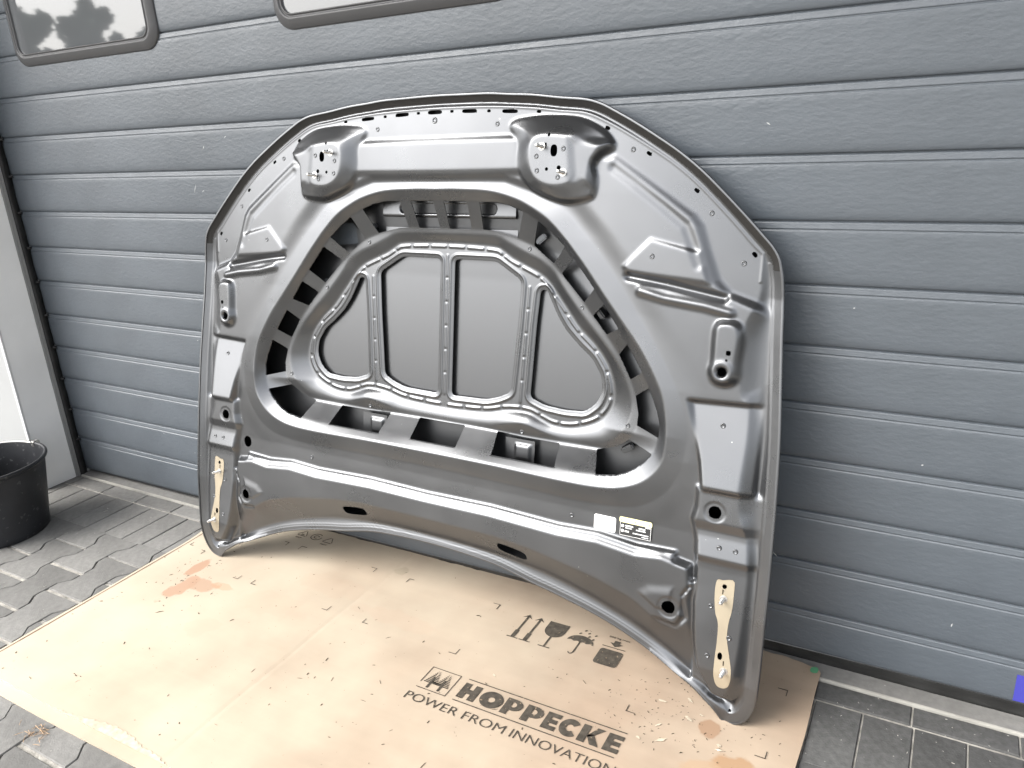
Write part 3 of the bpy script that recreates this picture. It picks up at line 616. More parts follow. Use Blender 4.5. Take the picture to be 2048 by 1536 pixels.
def sheet(name, res, hfun, cutfun, flange, mats_, flip=False):
    nu = int(round(1.712/res)) | 1; nv = int(round(1.34/res))
    u = (np.arange(nu)-(nu-1)/2)*res; v_ = -.012+np.arange(nv)*res
    U, V = np.meshgrid(u, v_)
    c0 = (nu-1)//2
    def sym(fn):
        Z = fn(U[:, c0-12:], V[:, c0-12:])[:, 12:]; return np.concatenate([Z[:, :0:-1], Z], 1)
    h = sym(cutfun)
    if flange: h = np.maximum(h, sdf(U, V, ell(-.656, .385, .0150, .0165), .008))
    gu = np.gradient(h, res, axis=1); gv = np.gradient(h, res, axis=0); gl = np.sqrt(gu*gu+gv*gv)+1e-9
    Wd = sym(lambda a, b_: hfun(a, b_, res))
    snap = (np.abs(h) < .62*res)
    U2 = np.where(snap, U-h*gu/gl, U); V2 = np.where(snap, V-h*gv/gl, V)
    wu = np.gradient(Wd, res, axis=1); wv = np.gradient(Wd, res, axis=0)
    W2 = Wd+wu*(U2-U)+wv*(V2-V)
    out_ = (h > 0) & ~snap
    # a face stays when none of its corners is cut away and its centre is outside the holes
    hc = (h[:-1, :-1]+h[1:, :-1]+h[:-1, 1:]+h[1:, 1:])/4
    bad = out_[:-1, :-1] | out_[1:, :-1] | out_[:-1, 1:] | out_[1:, 1:]
    allsn = snap[:-1, :-1] & snap[1:, :-1] & snap[:-1, 1:] & snap[1:, 1:]
    keep = ~bad & ~(allsn & (hc > 0)) & (hc < .4*res)
    idx = np.arange(nu*nv).reshape(nv, nu)
    q = np.stack([idx[:-1, :-1][keep], idx[:-1, 1:][keep], idx[1:, 1:][keep], idx[1:, :-1][keep]], 1)
    pts = np.stack([U2.ravel(), V2.ravel(), W2.ravel()], 1)
    if flange:
        e = np.concatenate([q[:, [0, 1]], q[:, [1, 2]], q[:, [2, 3]], q[:, [3, 0]]]); key = np.sort(e, 1); kk = key[:, 0].astype(np.int64)*(nu*nv)+key[:, 1]
        un, inv, cnt = np.unique(kk, return_inverse=True, return_counts=True); be = e[cnt[inv] == 1]
        used = np.unique(be); mp = np.full(nu*nv, -1); mp[used] = len(pts)+np.arange(len(used))
        low = pts[used].copy(); low[:, 2] -= flange; pts = np.concatenate([pts, low])
        q = np.concatenate([q, np.stack([be[:, 1], be[:, 0], mp[be[:, 0]], mp[be[:, 1]]], 1)])
    usedv = np.unique(q); rm_ = np.full(len(pts), -1); rm_[usedv] = np.arange(len(usedv)); q = rm_[q]; pts = pts[usedv]
    if flip: q = q[:, ::-1]
    me = bpy.data.meshes.new(name); me.vertices.add(len(pts)); me.vertices.foreach_set('co', pts.astype(np.float32).ravel())
    me.loops.add(q.size); me.loops.foreach_set('vertex_index', q.astype(np.int32).ravel())
    me.polygons.add(len(q)); me.polygons.foreach_set('loop_start', (np.arange(len(q))*4).astype(np.int32)); me.polygons.foreach_set('loop_total', np.full(len(q), 4, np.int32))
    me.update(calc_edges=True); me.validate(); me.shade_smooth()
    if flange:
        me.set_sharp_from_angle(angle=math.radians(62))
    return link(name, me, hood, mats_), (U, V, Wd)

inner, grid = sheet('inner_panel', .0023, height, holes_sdf, .0024, [M['hood'], M['hem']])
_me = inner.data; _co = np.empty(len(_me.vertices)*3, np.float32); _me.vertices.foreach_get('co', _co); _co = _co.reshape(-1, 3)
_lv = np.empty(len(_me.loops), np.int32); _me.loops.foreach_get('vertex_index', _lv)
if len(_lv) == 4*len(_me.polygons):
    _c = _co[_lv.reshape(-1, 4)].mean(1); _mi = np.zeros(len(_c), np.int32); _top = _c[:, 1] > .955
    _d = sdf(np.abs(_c[_top, 0]).astype(float), _c[_top, 1].astype(float), OUTL); _mi[np.where(_top)[0][(_d > .0012) & (_d < .0165)]] = 1  # upper band of the hem gets the black material
    _me.polygons.foreach_set('material_index', _mi); _me.update()
def skin_height(U, V, res):
    A = np.abs(U); dout = sdf(A, V, OUTL); ew = edge_w(V); arc = (1-ss(A, .58, .82))*(V < .5); ew = ew*(1-arc)+(-.024)*arc
    k = 1-np.exp(-np.maximum(dout, 0)/.035)
    k2 = ss(dout, 0, .045)
    depth = np.interp(V, [0, .3, .6, .9, 1.0, 1.1, 1.2, 1.3], [.080, .082, .074, .074, .072, .053, .033, .018])
    w_ = ew-.0030-(depth+ew)*np.maximum(k*.55+k2*.45, 0)
    # never through the door
    lim = -(HO.y*-1-HV.y*V-.0045)/.983
    return np.maximum(w_, lim)
def skin_cut(U, V): return -sdf(np.abs(U), V, OUTL)
sheet('outer_skin', .008, skin_height, skin_cut, 0, [M['skin']])
def hw(u, v):
    U, V, Wd = grid; i = int(round((v-V[0, 0])/(V[1, 0]-V[0, 0]))); j = int(round((u-U[0, 0])/(U[0, 1]-U[0, 0]))); return float(Wd[i, j])
# hem: thin lip that follows the outline
def hem():
    P = OUTL; n = len(P); v = []; f = []
    ring = []
    for i in range(n):
        a, b_ = P[i-1], P[(i+1) % n]; tdir = (b_-a)/np.linalg.norm(b_-a); nn = np.array([tdir[1], -tdir[0]])   # outward for this winding
        ring.append((P[i], nn))
    area = sum(P[i][0]*P[(i+1) % n][1]-P[(i+1) % n][0]*P[i][1] for i in range(n)); sg = 1 if area > 0 else -1
    for p, nn in ring:
        nn = nn*sg; e = float(edge_w(np.array(p[1]))); arc = float((1-ss(np.array(abs(p[0])), .58, .82))*(p[1] < .5)); e = e*(1-arc)-.024*arc
        for (dn, dw) in ((-.0030, .0012), (.0004, .0022), (.0022, .0010), (.0026, -.0014), (.0010, -.0036), (-.004, -.0046)):
            q_ = p+nn*dn; v.append((q_[0], q_[1], e+dw))
    for i in range(n):
        for k in range(5): f.append((i*6+k, i*6+k+1, ((i+1) % n)*6+k+1, ((i+1) % n)*6+k))
    return link('hem_edge', pydata('hem_edge', v, f, True), hood, [M['hood']])
hem()
# clinch points (small pressed buttons)
cm = lathe('clinch_point', [(0.0058, -0.0004), (0.0052, 0.0009), (0.0040, 0.0013), (0.0030, 0.0003), (0.0018, -0.0006), (0.0001, -0.0006)], 12); cm.materials.append(M['hood'])
pts = [(.400, .381), (.725, .640), (.664, 1.061), (.735, .966), (.493, 1.186), (.170, 1.248), (.552, .972), (.379, .852), (.508, .601), (.234, .5420), (.237, .9765), (.742, .386), (.7754, .3855), (.7357, .258), (.7799, .1998), (.7392, .1503), (.3497, 1.1872), (.2858, 1.1729), (.2884, 1.143), (.3392, 1.1289)]
for (a, b_) in pts:
    for s in (1, -1):
        o = bpy.data.objects.new('clinch_point', cm); C.objects.link(o); o.parent = hood; o.location = (s*a, b_, hw(s*a, b_)+.0004)
o = bpy.data.objects.new('clinch_point', cm); C.objects.link(o); o.parent = hood; o.location = (0, 1.262, hw(0, 1.262)+.0004); o.scale = (1.3, 1.3, 1.3)
# threaded studs
thread = []
for i in range(15): thread += [(0.0032, .001+i*.0016), (0.0040, .0018+i*.0016)]
sm_ = lathe('stud', [(0.0085, 0), (0.0085, .0012), (0.0050, .0016)]+thread+[(0.0028, .0262), (0.0001, .0268)], 12, False); sm_.materials.append(M['steel'])
for (a, b_) in ((.2983, 1.1929), (.3518, 1.1387), (.7605, .2791), (.7767, .1264)):
    for s in (1, -1):
        o = bpy.data.objects.new('stud', sm_); C.objects.link(o); o.parent = hood; o.location = (s*a, b_, hw(s*a, b_)-.0002)
# beige hinge contact patches, draped on the panel
HG = resample([(.7436, .3166), (.7560, .3190), (.7700, .3235), (.7792, .3206), (.7805, .2909), (.7800, .2591), (.7760, .2321), (.7760, .1995), (.7830, .1688), (.7900, .1386), (.7920, .1165), (.7890, .0980), (.7803, .0878), (.7645, .0889), (.7566, .1098), (.7553, .1429), (.7562, .1863), (.7544, .2253), (.7463, .2491), (.7415, .2869)], .004, True)
def patch(name, poly, s, mtl, lift, parent=None, cut=()):
    bm = bmesh.new(); P = poly*np.array([s, 1]); res = .0023
    u = np.arange(P[:, 0].min()-res, P[:, 0].max()+2*res, res); v_ = np.arange(P[:, 1].min()-res, P[:, 1].max()+2*res, res)
    U, V = np.meshgrid(u, v_); d = sdf(U, V, P)
    for c in cut: d = np.minimum(d, -sdf(U, V, c*np.array([s, 1])))
    gu = np.gradient(d, res, axis=1); gv = np.gradient(d, res, axis=0); gl = np.sqrt(gu*gu+gv*gv)+1e-9
    sn = (d < 0) & (d > -1.2*res); U2 = np.where(sn, U-d*gu/gl, U); V2 = np.where(sn, V-d*gv/gl, V)
    ok = d > -1.2*res; vi = {}; vs = []; fs = []
    for i in range(U.shape[0]-1):
        for j in range(U.shape[1]-1):
            cs = [(i, j), (i, j+1), (i+1, j+1), (i+1, j)]
            if all(ok[c] for c in cs) and any(d[c] > 0 for c in cs):
                ids = []
                for c in cs:
                    if c not in vi: vi[c] = len(vs); vs.append((U2[c], V2[c], hw(U2[c], V2[c])+lift))
                    ids.append(vi[c])
                fs.append(ids)
    return link(name, pydata(name, vs, fs, True), parent or hood, [mtl])
for s in (1, -1): patch('hinge_patch', HG, s, M['beige'], .0008, None, [HOLES[2], HOLES[3]])
dm = boxmesh('scribe_mark', -.0012, .0012, -.005, .005, 0, .0004); dm.materials.append(M['dirt'])
for (a, b_) in ((.7578, .2945), (.7743, .1439)):
    for s in (1, -1):
        o = bpy.data.objects.new('scribe_mark', dm); C.objects.link(o); o.parent = hood; o.location = (s*a, b_, hw(s*a, b_)+.0012)
# stickers
ws = .0012
def spl(name, u0, u1, v0, v1, w0, th, mtl, parent, sl=0.0):
    W0 = hw((u0+u1)/2, (v0+v1)/2)
    me = boxmesh(name, u0, u1, v0, v1, w0, w0+th); me.materials.append(mtl); o = bpy.data.objects.new(name, me); C.objects.link(o); o.parent = parent; return o
def rrsheet(name, u0, u1, v0, v1, r, w0, th, mtl, parent):
    me = prism(name, rrect(u0, u1, v0, v1, r, 4), w0, w0+th); me.materials.append(mtl); o = bpy.data.objects.new(name, me); C.objects.link(o); o.parent = parent; return o
zs_ = max(hw(a, b_) for a in np.linspace(.456, .592, 8) for b_ in np.linspace(.363, .402, 6))
rrsheet('blank_label', .4560, .5080, .3625, .3975, .004, zs_-.0002, .0006, M['white'], hood)
wl = rrsheet('warning_label', .5165, .5915, .3605, .4035, .004, zs_-.0002, .0005, M['stickblack'], hood)
rrsheet('yellow_band', .5163, .5917, .3915, .4040, .0038, zs_+.0003, .0003, M['yellow'], wl)
for (a0, a1, b0, b1) in ((.5185, .5192, .3625, .391), (.5892, .5899, .3625, .391), (.5185, .5899, .3620, .3627)): spl('border_line', a0, a1, b0, b1, zs_+.0003, .0003, M['white'], wl)
rng = random.Random(3)
def scribble(a0, a1, b_, h):
    a = a0
    while a < a1:
        L_ = rng.uniform(.0012, .0030); spl('print_stroke', a, min(a1, a+L_), b_, b_+h, zs_+.0003, .0003, M['white'], wl); a += L_+.0006
scribble(.531, .549, .3835, .0032); scribble(.531, .546, .3790, .0022); scribble(.562, .577, .3830, .0030); scribble(.556, .578, .3785, .0024); scribble(.530, .540, .3705, .0036); scribble(.549, .585, .3700, .0024); scribble(.570, .585, .3655, .0016)
scribble(.577, .588, .3885, .0020)
for (a, b_) in ((.5245, .3835), (.5245, .3725)):
    me = lathe('symbol_ring', [(.0015, 0), (.0015, .0004), (.0034, .0004), (.0036, 0)], 6, False); me.materials.append(M['white']); o = bpy.data.objects.new('symbol_ring', me); C.objects.link(o); o.parent = wl; o.location = (a, b_, zs_+.0003)
for (a, b_) in ((.5215, .3965), (.553, .3965), (.585, .3965)):
    me = prism('warning_triangle', [(-.0030, -.0022), (.0030, -.0022), (0, .0030)], 0, .0003); me.materials.append(M['stickblack']); o = bpy.data.objects.new('warning_triangle', me); C.objects.link(o); o.parent = wl; o.location = (a, b_, zs_+.0006); o.scale = (.6, .6, 1)

# reinforcement parts seen through the openings
def plate(name, u0, u1, v0, v1, res, fun, mtl):
    u = np.arange(u0, u1+res/2, res); v_ = np.arange(v0, v1+res/2, res); U, V = np.meshgrid(u, v_); W_ = fun(U, V)
    nv, nu = U.shape; idx = np.arange(nu*nv).reshape(nv, nu)
    q = np.stack([idx[:-1, :-1].ravel(), idx[:-1, 1:].ravel(), idx[1:, 1:].ravel(), idx[1:, :-1].ravel()], 1)
    pts_ = np.stack([U.ravel(), V.ravel(), W_.ravel()], 1)
    return link(name, pydata(name, pts_, [tuple(map(int, a)) for a in q], True), hood, [mtl])
def rp(U, V):
    w_ = -.0530+0*U
    w_ = w_-.0160*(1-ss(V, 1.040, 1.046))*1.0                                  # ledge step down
    slot = np.hypot(np.maximum(np.abs(U-.00)-.130, 0), V-1.0640)
    w_ = w_-.0110*(1-ss(slot, .0085, .0125))
    for k in range(-2, 3):
        d = np.hypot(np.maximum(np.abs(U-.05*k)-.016, 0), V-1.0640); w_ = w_+.0060*(1-ss(d, .001, .0045))
    return np.maximum(w_, -.0665)
plate('reinforcement_plate', -.195, .195, 1.000, 1.094, .003, rp, M['hood'])
def brk(c):
    def fn(U, V):
        w_ = -.064+0*U; d = np.maximum(np.abs(U-c)-.022, np.abs(V-.490)-.020)
        return w_+.0060*(1-ss(d, -.006, .002))
    return fn
plate('bracket_plate', -.265, -.185, .455, .520, .003, brk(-.215), M['hood'])
plate('bracket_plate', .185, .265, .455, .520, .003, brk(.235), M['hood'])
bt = boxmesh('folded_tab', -.014, .014, -.007, .007, -.012, .010, .003); bt.materials.append(M['hood'])
for (a, b_, r_) in ((.262, 1.000, .7), (.420, .842, -.9), (-.232, 1.012, .8), (-.402, .862, .6), (.503, .545, .6)):
    o = bpy.data.objects.new('folded_tab', bt); C.objects.link(o); o.parent = hood; o.location = (a, b_, -.060); o.rotation_euler = (.2, .15, r_)

# ---------------------------------------------------------------- cardboard
card = empty('cardboard_sheet', (0, 0, 0)); tag(card, 'large flattened brown cardboard with black print lying under the hood', 'cardboard')
TOP = .0098
def card_z(x, y):
    z = TOP+.0006*math.sin(x*5+1)*math.sin(y*7)
    lift = max(0, 1-(x-.872)/.05)*max(0, 1-abs(y+.10)/.16); z += .012*lift*lift
    bb = max(0, 1-abs(x-1.75)/.9); z += .005*bb*max(0, 1+(y-.01)/.10)**2
    return z
def cardsheet(name, x0, x1, yb, yf, z0, thick, mtl, ragged=True):
    nx, ny = 170, 50; v = []; f = []
    for j in range(ny+1):
        for i in range(nx+1):
            x = x0+(x1-x0)*i/nx
            by = yb+(.0030*math.sin(x*17)+.0018*math.sin(x*61)+.0012*math.sin(x*143) if ragged else 0)
            if x > 2.64: by -= (.014+.010*(x-2.64)/.14)
            if x > x1-.012: by -= (x-(x1-.012))*1.2
            fy = yf+.0015*math.sin(x*9)
            y = by+(fy-by)*j/ny
            v.append((x+.0012*math.sin(y*21), y, card_z(x, y)-TOP+z0-.0009*math.exp(-((x-1.611-.012*math.sin(y*3))/.006)**2)))
    for j in range(ny):
        for i in range(nx):
            a = j*(nx+1)+i; f.append((a, a+nx+1, a+nx+2, a+1))
    nb = len(v); border = [i for i in range(nx+1)]+[(j*(nx+1)+nx) for j in range(1, ny+1)]+[ny*(nx+1)+i for i in range(nx-1, -1, -1)]+[j*(nx+1) for j in range(ny-1, 0, -1)]
    for b_ in border: v.append((v[b_][0], v[b_][1], max(.0005, v[b_][2]-thick)))
    L_ = len(border)
    for k in range(L_): f.append((border[k], border[(k+1) % L_], nb+(k+1) % L_, nb+k))
    return link(name, pydata(name, v, f, False), card, [mtl])
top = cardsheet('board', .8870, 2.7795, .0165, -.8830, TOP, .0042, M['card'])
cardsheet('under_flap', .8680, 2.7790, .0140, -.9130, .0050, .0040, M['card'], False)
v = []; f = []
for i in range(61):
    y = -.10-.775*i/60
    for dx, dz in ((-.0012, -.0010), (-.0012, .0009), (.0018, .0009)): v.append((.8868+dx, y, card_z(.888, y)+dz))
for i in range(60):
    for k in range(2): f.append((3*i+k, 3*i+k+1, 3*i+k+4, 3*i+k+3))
link('gap_shadow_strip', pydata('gap_shadow_strip', v, f), card, [M['edge']])  # dark strip: shadow of the gap at the left edge, put in as colour
# torn peeled edge at the front
v = []; f = []
tp = [(1.23, -.8832), (1.29, -.8800), (1.37, -.866), (1.428, -.859), (1.489, -.864), (1.526, -.872), (1.578, -.874), (1.62, -.8835)]
for i, (x, y) in enumerate(resample(tp, .006)):
    j1 = .002*math.sin(i*2.3)+.0015*math.sin(i*5.1)
    v += [(x, -.8845, TOP+.0008), (x, y+j1, TOP+.0011)]
for i in range(len(v)//2-1): f.append((2*i, 2*i+2, 2*i+3, 2*i+1))
link('torn_liner', pydata('torn_liner', v, f), card, [M['torn']])
PZ = TOP+.0012
INK = .00035
def pr(name, poly, mtl=None):
    P = np.array(poly)
    me = prism(name, poly, 0, INK); me.materials.append(mtl or M['ink'])
    o = bpy.data.objects.new(name, me); C.objects.link(o); o.parent = card; o.location = (0, 0, PZ); return o
def line(name, p, q_, wd, **k):
    p = Vector(p); q_ = Vector(q_); d = (q_-p).normalized(); n_ = Vector((-d.y, d.x))*wd/2
    return pr(name, [tuple(p+n_), tuple(q_+n_), tuple(q_-n_), tuple(p-n_)])
# HOPPECKE lettering, letter by letter
yt, yb_ = -.3985, -.4480; HH = yt-yb_
def fr_(x0, x1): return lambda a, b_: (x0+(x1-x0)*a, yb_+HH*b_)
def multi(name, polys, mtl=None):
    v = []; f = []
    for poly in polys:
        n_ = len(poly); P = [Vector(p) for p in poly]
        area = sum(P[i].x*P[(i+1) % n_].y-P[(i+1) % n_].x*P[i].y for i in range(n_))
        if area < 0: P.reverse()
        b0 = len(v); v += [(p.x, p.y, 0) for p in P]+[(p.x, p.y, INK) for p in P]
        for i in range(n_): j = (i+1) % n_; f.append((b0+i, b0+j, b0+n_+j, b0+n_+i))
        f.append(tuple(range(b0+n_, b0+2*n_)))
    me = pydata(name, v, f); me.materials.append(mtl or M['ink']); o = bpy.data.objects.new(name, me); C.objects.link(o); o.parent = card; o.location = (0, 0, PZ); return o
def arcband(cx_, cy_, rx, ry, ix, iy, a0, a1, n_=20):
    res = []
    for k in range(n_):
        t0 = math.radians(a0+(a1-a0)*k/n_); t1 = math.radians(a0+(a1-a0)*(k+1)/n_)
        res.append([(cx_+rx*math.cos(t0), cy_+ry*math.sin(t0)), (cx_+rx*math.cos(t1), cy_+ry*math.sin(t1)), (cx_+ix*math.cos(t1), cy_+iy*math.sin(t1)), (cx_+ix*math.cos(t0), cy_+iy*math.sin(t0))])
    return res
def letter(ch, x0, x1):
    F = fr_(x0, x1); R = lambda a0, a1, b0, b1: [F(a0, b0), F(a1, b0), F(a1, b1), F(a0, b1)]
    if ch == 'H': ps = [R(0, .37, 0, 1), R(.63, 1, 0, 1), R(.37, .63, .36, .64)]
    elif ch == 'E': ps = [R(0, .42, 0, 1), R(.42, 1, .76, 1), R(.42, .93, .38, .62), R(.42, 1, 0, .24)]
    elif ch == 'O': ps = arcband((x0+x1)/2, (yt+yb_)/2, (x1-x0)/2, HH/2*1.04, (x1-x0)*.15, HH*.165, 0, 360, 28)
    elif ch == 'C': ps = arcband(x0+(x1-x0)*.52, (yt+yb_)/2, (x1-x0)*.52, HH/2*1.04, (x1-x0)*.19, HH*.20, 42, 318, 24)
    elif ch == 'P': ps = [R(0, .38, 0, 1), [F(.38, .82), F(.5, .82), F(.5, 1), F(.38, 1)], [F(.38, .30), F(.5, .30), F(.5, .52), F(.38, .52)]]+arcband(*F(.5, .65), (x1-x0)*.5, HH*.35, (x1-x0)*.16, HH*.15, -90, 90, 14)
    elif ch == 'K': ps = [R(0, .36, 0, 1), [F(.36, .40), F(.66, 1), F(1.02, 1), F(.62, .52), F(.36, .40)][:4]+[F(.42, .36)], [F(.40, .52), F(.62, .58), F(1.04, 0), F(.64, 0), F(.36, .42)]]
    return multi('printed_letter', ps)
for ch, a, b_ in (('H', 2.0595, 2.1045), ('O', 2.1120, 2.1690), ('P', 2.1735, 2.2165), ('P', 2.2245, 2.2680), ('E', 2.2750, 2.3075), ('C', 2.3120, 2.3570), ('K', 2.3600, 2.4080), ('E', 2.4180, 2.4520)): letter(ch, a, b_)
line('printed_rule', (2.0585, -.3865), (2.452, -.3865), .0022); line('printed_rule', (2.0585, -.4590), (2.451, -.4590), .0022)
# logo: two firs in a box
bx0, bx1, by0, by1 = 1.957, 2.037, -.4585, -.3865
for a, b_ in (((bx0, by1), (bx1, by1)), ((bx1, by1), (bx1, by0)), ((bx1, by0), (bx0, by0)), ((bx0, by0+.018), (bx0, by1))): line('printed_rule', a, b_, .0017)
ps = []
for cx_, base in ((1.982, 0), (2.012, 0)):
    for k in range(9):
        y1 = -.3950-.0049*k; hw_ = .0030+.0019*k
        ps.append([(cx_-hw_, y1), (cx_-.0022, y1), (cx_-.0022, y1-.0027), (cx_-hw_, y1-.0027)]); ps.append([(cx_+.0022, y1), (cx_+hw_, y1), (cx_+hw_, y1-.0027), (cx_+.0022, y1-.0027)])
    ps.append([(cx_-.0028, -.415), (cx_+.0028, -.415), (cx_+.0028, -.453), (cx_-.0028, -.453)])
ps.append([(1.9848, -.4290), (2.0092, -.4290), (2.0092, -.4350), (1.9848, -.4350)])
multi('printed_logo', ps)
def text(body, x, y, size, width, extr=INK, off=0.0, rot=0):
    cu = bpy.data.curves.new('printed_text', 'FONT'); cu.body = body; cu.size = size; cu.extrude = extr/2; cu.offset = off
    o = bpy.data.objects.new('tmp_text', cu); C.objects.link(o)
    dg = bpy.context.evaluated_depsgraph_get(); me = bpy.data.meshes.new_from_object(o.evaluated_get(dg)); bpy.data.objects.remove(o)
    xs_ = [v_.co.x for v_ in me.vertices]; ys_ = [v_.co.y for v_ in me.vertices]
    sx = width/(max(xs_)-min(xs_)); x_0 = min(xs_); y_0 = min(ys_)
    for v_ in me.vertices: v_.co.x = (v_.co.x-x_0)*sx; v_.co.y = v_.co.y-y_0
    me.materials.clear(); me.materials.append(M['ink'])
    o = bpy.data.objects.new('printed_text', me); C.objects.link(o); o.parent = card; o.location = (x, y, PZ+extr/2); o.rotation_euler = (0, 0, rot); return o
text('POWER', 1.9515, -.5018, .0350, .1400, off=-.0004); text('FROM', 2.1070, -.5018, .0350, .1050, off=-.0004); text('INNOVATION', 2.2280, -.5018, .0350, .2360, off=-.0004)
# handling symbols
def arrowup(cx_):
    multi('printed_arrow', [[(cx_-.0155, -.2085), (cx_+.0155, -.2085), (cx_+.0155, -.2055), (cx_-.0155, -.2055)], [(cx_-.0055, -.2055), (cx_+.0055, -.2055), (cx_+.0055, -.1760), (cx_-.0055, -.1760)], [(cx_-.0028, -.1760), (cx_+.0028, -.1760), (cx_+.0028, -.1150), (cx_-.0028, -.1150)],
          [(cx_, -.1070), (cx_+.0135, -.1230), (cx_+.0028, -.1170), (cx_-.0028, -.1170), (cx_-.0135, -.1230)]])
arrowup(2.0730); arrowup(2.1075)
gp = [(2.134, -.1080), (2.189, -.1080)]+[(2.1615+.0275*math.cos(math.radians(a)), -.1380+.0280*math.sin(math.radians(a))) for a in range(0, -181, -15)]
multi('printed_glass_symbol', [gp, [(2.1595, -.165), (2.1640, -.165), (2.1640, -.2055), (2.1595, -.2055)], [(2.1460, -.2055), (2.1780, -.2055), (2.1780, -.2085), (2.1460, -.2085)]])
dome = [(2.2365+.0345*math.cos(math.radians(a)), -.1560+.0270*math.sin(math.radians(a))) for a in range(0, 181, 12)]
scal = []
for k in range(4):
    c = 2.2365-.0345+.01725*(k+.5)
    scal += [(c+.0086*math.cos(math.radians(a)), -.1562+.0045*math.sin(math.radians(a))) for a in (165, 90, 15)]
hook = [(2.2300+.0065*math.cos(math.radians(a)), -.1975+.0065*math.sin(math.radians(a))) for a in range(0, -181, -20)]
multi('printed_umbrella_symbol', [dome+scal, [(2.2348, -.152), (2.2382, -.152), (2.2382, -.1975), (2.2348, -.1975)]]+[[hook[i], hook[i+1], (hook[i+1][0]*.62+2.2300*.38, hook[i+1][1]*.62-.1975*.38), (hook[i][0]*.62+2.2300*.38, hook[i][1]*.62-.1975*.38)] for i in range(len(hook)-1)])
for (a, b_) in ((2.233, -.107), (2.2240, -.1220), (2.2450, -.1140), (2.264, -.1160), (2.250, -.1260), (2.263, -.1330)):
    pr('printed_raindrop', [tuple(p_) for p_ in ell(a, b_, .0042, .0022, .9, 8)])
pr('printed_box_symbol', [(a, b_) for a, b_ in rrect(2.2920, 2.3510, -.2080, -.1500, .008, 4)])
line('printed_rule', (2.2910, -.1400), (2.3500, -.1400), .0022)
multi('printed_arrow', [[(2.3140, -.1130), (2.3290, -.1130), (2.3290, -.1230), (2.3140, -.1230)], [(2.3050, -.1230), (2.3380, -.1230), (2.3215, -.1360)]])
text('200 kg max', 2.2940, -.1065, .0080, .0550)
# crop marks
for name, pts_ in dict(m1=[(1.958, -.102), (1.978, -.102), (1.979, -.122)], m2=[(1.960, -.3245), (1.979, -.3245), (1.979, -.305)], m3=[(2.4245, -.305), (2.4245, -.3245), (2.444, -.3245)], m4=[(2.704, -.1135), (2.724, -.1135), (2.724, -.132)], m5=[(2.702, -.3295), (2.7215, -.3295), (2.7215, -.311)], m7=[(1.187, -.3125), (1.205, -.3125), (1.205, -.296)], m8=[(1.261, -.296), (1.261, -.3135), (1.279, -.3135)], m9=[(1.535, -.098), (1.555, -.098), (1.555, -.116)], m10=[(1.677, -.119), (1.677, -.101), (1.692, -.101)], m11=[(1.683, -.305), (1.683, -.321), (1.700, -.321)], m13=[(1.181, -.093), (1.198, -.093), (1.198, -.109)], m14=[(1.541, -.320), (1.558, -.320), (1.558, -.302)], m15=[(1.253, -.111), (1.253, -.093), (1.273, -.093)], m16=[(.9200, -.2350), (.9050, -.2350), (.9050, -.2200)], m17=[(.968, -.2420), (.983, -.2420), (.983, -.2580)]).items():
    d1 = .0016; a, b_, c = pts_
    multi('printed_corner_mark', [[(min(a[0], b_[0])-d1/2, min(a[1], b_[1])-d1/2), (max(a[0], b_[0])+d1/2, min(a[1], b_[1])-d1/2), (max(a[0], b_[0])+d1/2, max(a[1], b_[1])+d1/2), (min(a[0], b_[0])-d1/2, max(a[1], b_[1])+d1/2)],
                              [(min(c[0], b_[0])-d1/2, min(c[1], b_[1])-d1/2), (max(c[0], b_[0])+d1/2, min(c[1], b_[1])-d1/2), (max(c[0], b_[0])+d1/2, max(c[1], b_[1])+d1/2), (min(c[0], b_[0])-d1/2, max(c[1], b_[1])+d1/2)]])
# recycling marks near the far edge
def loop_sym(cx_, cy_, r, n_, wd, gap=.12):
    ps_ = []; P = [(cx_+r*math.cos(math.radians(90+360*k/n_)), cy_+r*.85*math.sin(math.radians(90+360*k/n_))) for k in range(n_)]
    for k in range(n_):
        a = Vector(P[k]); b_ = Vector(P[(k+1) % n_]); a2 = a.lerp(b_, gap if n_ < 6 else 0); b2 = a.lerp(b_, 1-gap if n_ < 6 else 1); d = (b2-a2).normalized(); n2 = Vector((-d.y, d.x))*wd/2
        if n_ > 6 and k in (n_-3, n_-4): continue
        ps_.append([tuple(a2+n2), tuple(b2+n2), tuple(b2-n2), tuple(a2-n2)])
    return multi('printed_recycling_symbol', ps_)
loop_sym(1.202, -.032, .024, 3, .0022, .10); loop_sym(1.256, -.030, .020, 18, .0022); loop_sym(1.256, -.030, .009, 10, .0022); loop_sym(1.310, -.034, .024, 3, .0022, .10)
text('PAP', 1.190, -.0580, .0080, .0230); text('RESY', 1.296, -.0600, .0080, .0260); text('20', 1.196, -.0380, .0080, .0110)
pr('green_paint_dab', [(2.756, -.024), (2.757, -.014), (2.763, -.0085), (2.7700, -.0085), (2.7735, -.016), (2.772, -.027), (2.764, -.031), (2.758, -.029)], M['green'])
# torn scuffs where the top liner has peeled
rng = random.Random(11)
def shard(cx_, cy_, r, asp, ang, n_=9):
    out_ = []
    for k in range(n_):
        a = 2*math.pi*k/n_; rr = r*rng.uniform(.55, 1.15); x, y = rr*math.cos(a), rr*asp*math.sin(a); out_.append((cx_+x*math.cos(ang)-y*math.sin(ang), cy_+x*math.sin(ang)+y*math.cos(ang)))
    return out_
for (a, b_, r, asp) in ((2.485, -.262, .011, .35), (2.540, -.235, .009, .4), (2.555, -.290, .013, .3), (2.500, -.335, .009, .3), (2.520, -.372, .013, .35), (2.630, -.335, .006, .7), (2.475, -.385, .006, .5), (2.575, -.268, .006, .4), (2.105, -.350, .006, .5)):
    pr('torn_scuff', shard(a, b_, r, asp, rng.uniform(-.8, .8), 11), M['torn'])
